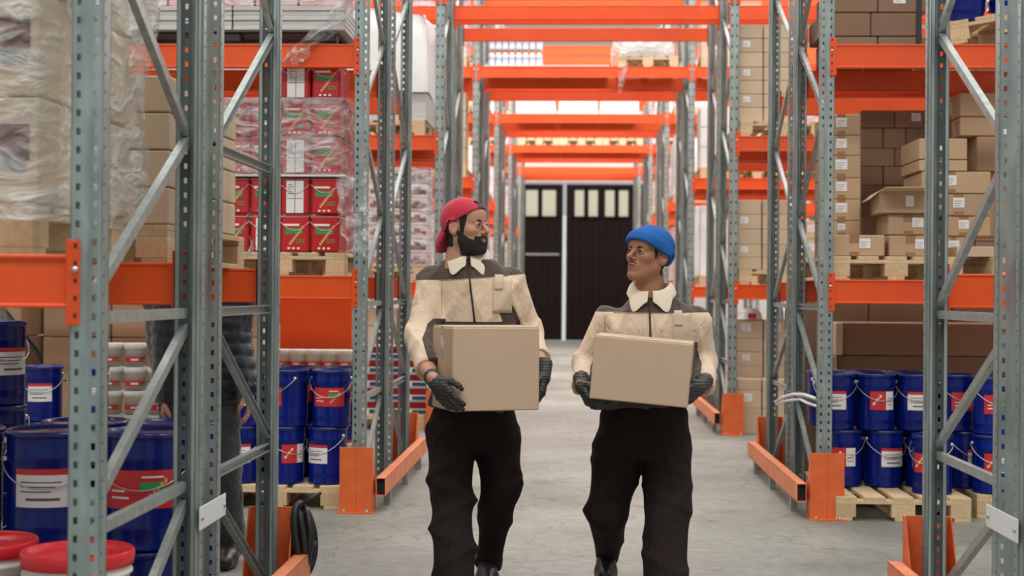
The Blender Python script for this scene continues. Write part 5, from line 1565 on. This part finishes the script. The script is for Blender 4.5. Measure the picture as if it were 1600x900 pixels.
# third worker, seen between the posts on the left with the head hidden behind the cartons
QUILT = cloth('quilted_nylon', (0.010, 0.014, 0.022), rough=0.4, fold=0.5); GREYT = cloth('grey_trousers', (0.045, 0.052, 0.055), fold=0.8)
def third():
    person = empty('person'); Y = 6.95
    def a(px, py, Y=6.95): return A(px, py, Y)
    cx = float(a(312, 500)[0]); T = [(.80, cx, Y, .21, .15), (1.0, cx, Y, .22, .16), (1.25, cx, Y, .23, .16), (1.40, cx, Y, .20, .13), (1.48, cx, Y, .12, .10), (1.54, cx, Y, .07, .07)]
    sl, e1, w1 = np.array([cx - .21, Y, 1.38]), a(255, 540, 7.0), a(262, 615, 6.9)
    sr, e2, w2 = np.array([cx + .21, Y, 1.38]), a(368, 520, 7.0), a(388, 604, 6.85)
    def fn(P):
        D = loft(P, T, 2.4)
        for s_, e, w_ in ((sl, e1, w1), (sr, e2, w2)):
            D = smin(D, rc(P, s_, e, .082, .072), .03); D = smin(D, rc(P, e, w_, .072, .052), .02)
        return D - .007 * np.abs(np.sin(P[..., 2] * 52 + P[..., 0] * 4))
    J = grow('padded_jacket', fn, (cx - .42, Y - .25, .74), (cx + .42, Y + .3, 1.60), .009, [QUILT], person)
    hl, kl, al = np.array([cx - .09, Y, .82]), np.array([cx - .10, Y - .02, .48]), np.array([cx - .12, Y, .10])
    hr, kr, ar = np.array([cx + .10, Y, .82]), np.array([cx + .14, Y - .05, .47]), np.array([cx + .16, Y + .03, .10])
    def tf(P):
        D = loft(P, [(.72, cx, Y, .18, .13), (.90, cx, Y, .19, .13)], 2.4)
        for h_, k, q in ((hl, kl, al), (hr, kr, ar)): D = smin(D, smin(rc(P, h_, k, .10, .08), rc(P, k, q, .08, .068), .02), .02)
        return D - .014 * folds(P, 14, 77, [((.5, .2, 1), 0), ((-.6, .3, .9), 2)])
    grow('trousers', tf, (cx - .33, Y - .25, .02), (cx + .35, Y + .25, .95), .010, [GREYT], person)
    for q in (al, ar): boot(person, q, (.1, -1), 0)
    def body(P):
        D = rc(P, np.array([cx, Y, .85]), np.array([cx, Y, 1.35]), .10, .11)
        D = smin(D, rc(P, np.array([cx, Y, 1.35]), np.array([cx, Y, 1.58]), .06, .055), .03)
        for s_, e, w_ in ((sl, e1, w1), (sr, e2, w2)):
            D = smin(D, rc(P, s_, e, .05, .04), .02); D = smin(D, rc(P, e, w_, .04, .03), .02)
        # right hand, relaxed
        caps, th, W = hand_fn(w2 + [.0, -.005, -.01], (.1, -.1, -1), (-1, -.2, 0), -1, .35, r=.0095)
        for c in caps + th: D = smin(D, rc(P, *c), .008)
        caps, th, W = hand_fn(w1 + [.0, -.005, -.01], (0, -.1, -1), (1, -.2, 0), 1, .35, r=.0095)
        for c in caps + th: D = smin(D, rc(P, *c), .008)
        for h_, k, q in ((hl, kl, al), (hr, kr, ar)): D = smin(D, rc(P, h_, k, .07, .05), .02); D = smin(D, rc(P, k, q, .05, .036), .02)
        return D
    H, M = build_head(person, Vector((cx, Y - .03, 1.66)), R(20), 0, 0, SKIN1, 0, body, (cx - .40, Y - .25, .05), (cx + .42, Y + .25, 1.60))
    def hair(P):
        d = hsd(P); return smax(d - .009, np.maximum(.03 + .5 * (-P[..., 1] - .03) - P[..., 2] - .08 * (P[..., 1] > .03), P[..., 1] * 0 - 1), .004)
    grow('hair', hair, (-.11, -.12, -.11), (.11, .13, .15), .005, [BEARD], person, None, M)
    finish(person, (cx, Y, 0))
    return tag(person, 'person in a dark padded jacket and grey trousers behind the left posts', 'person')
third()
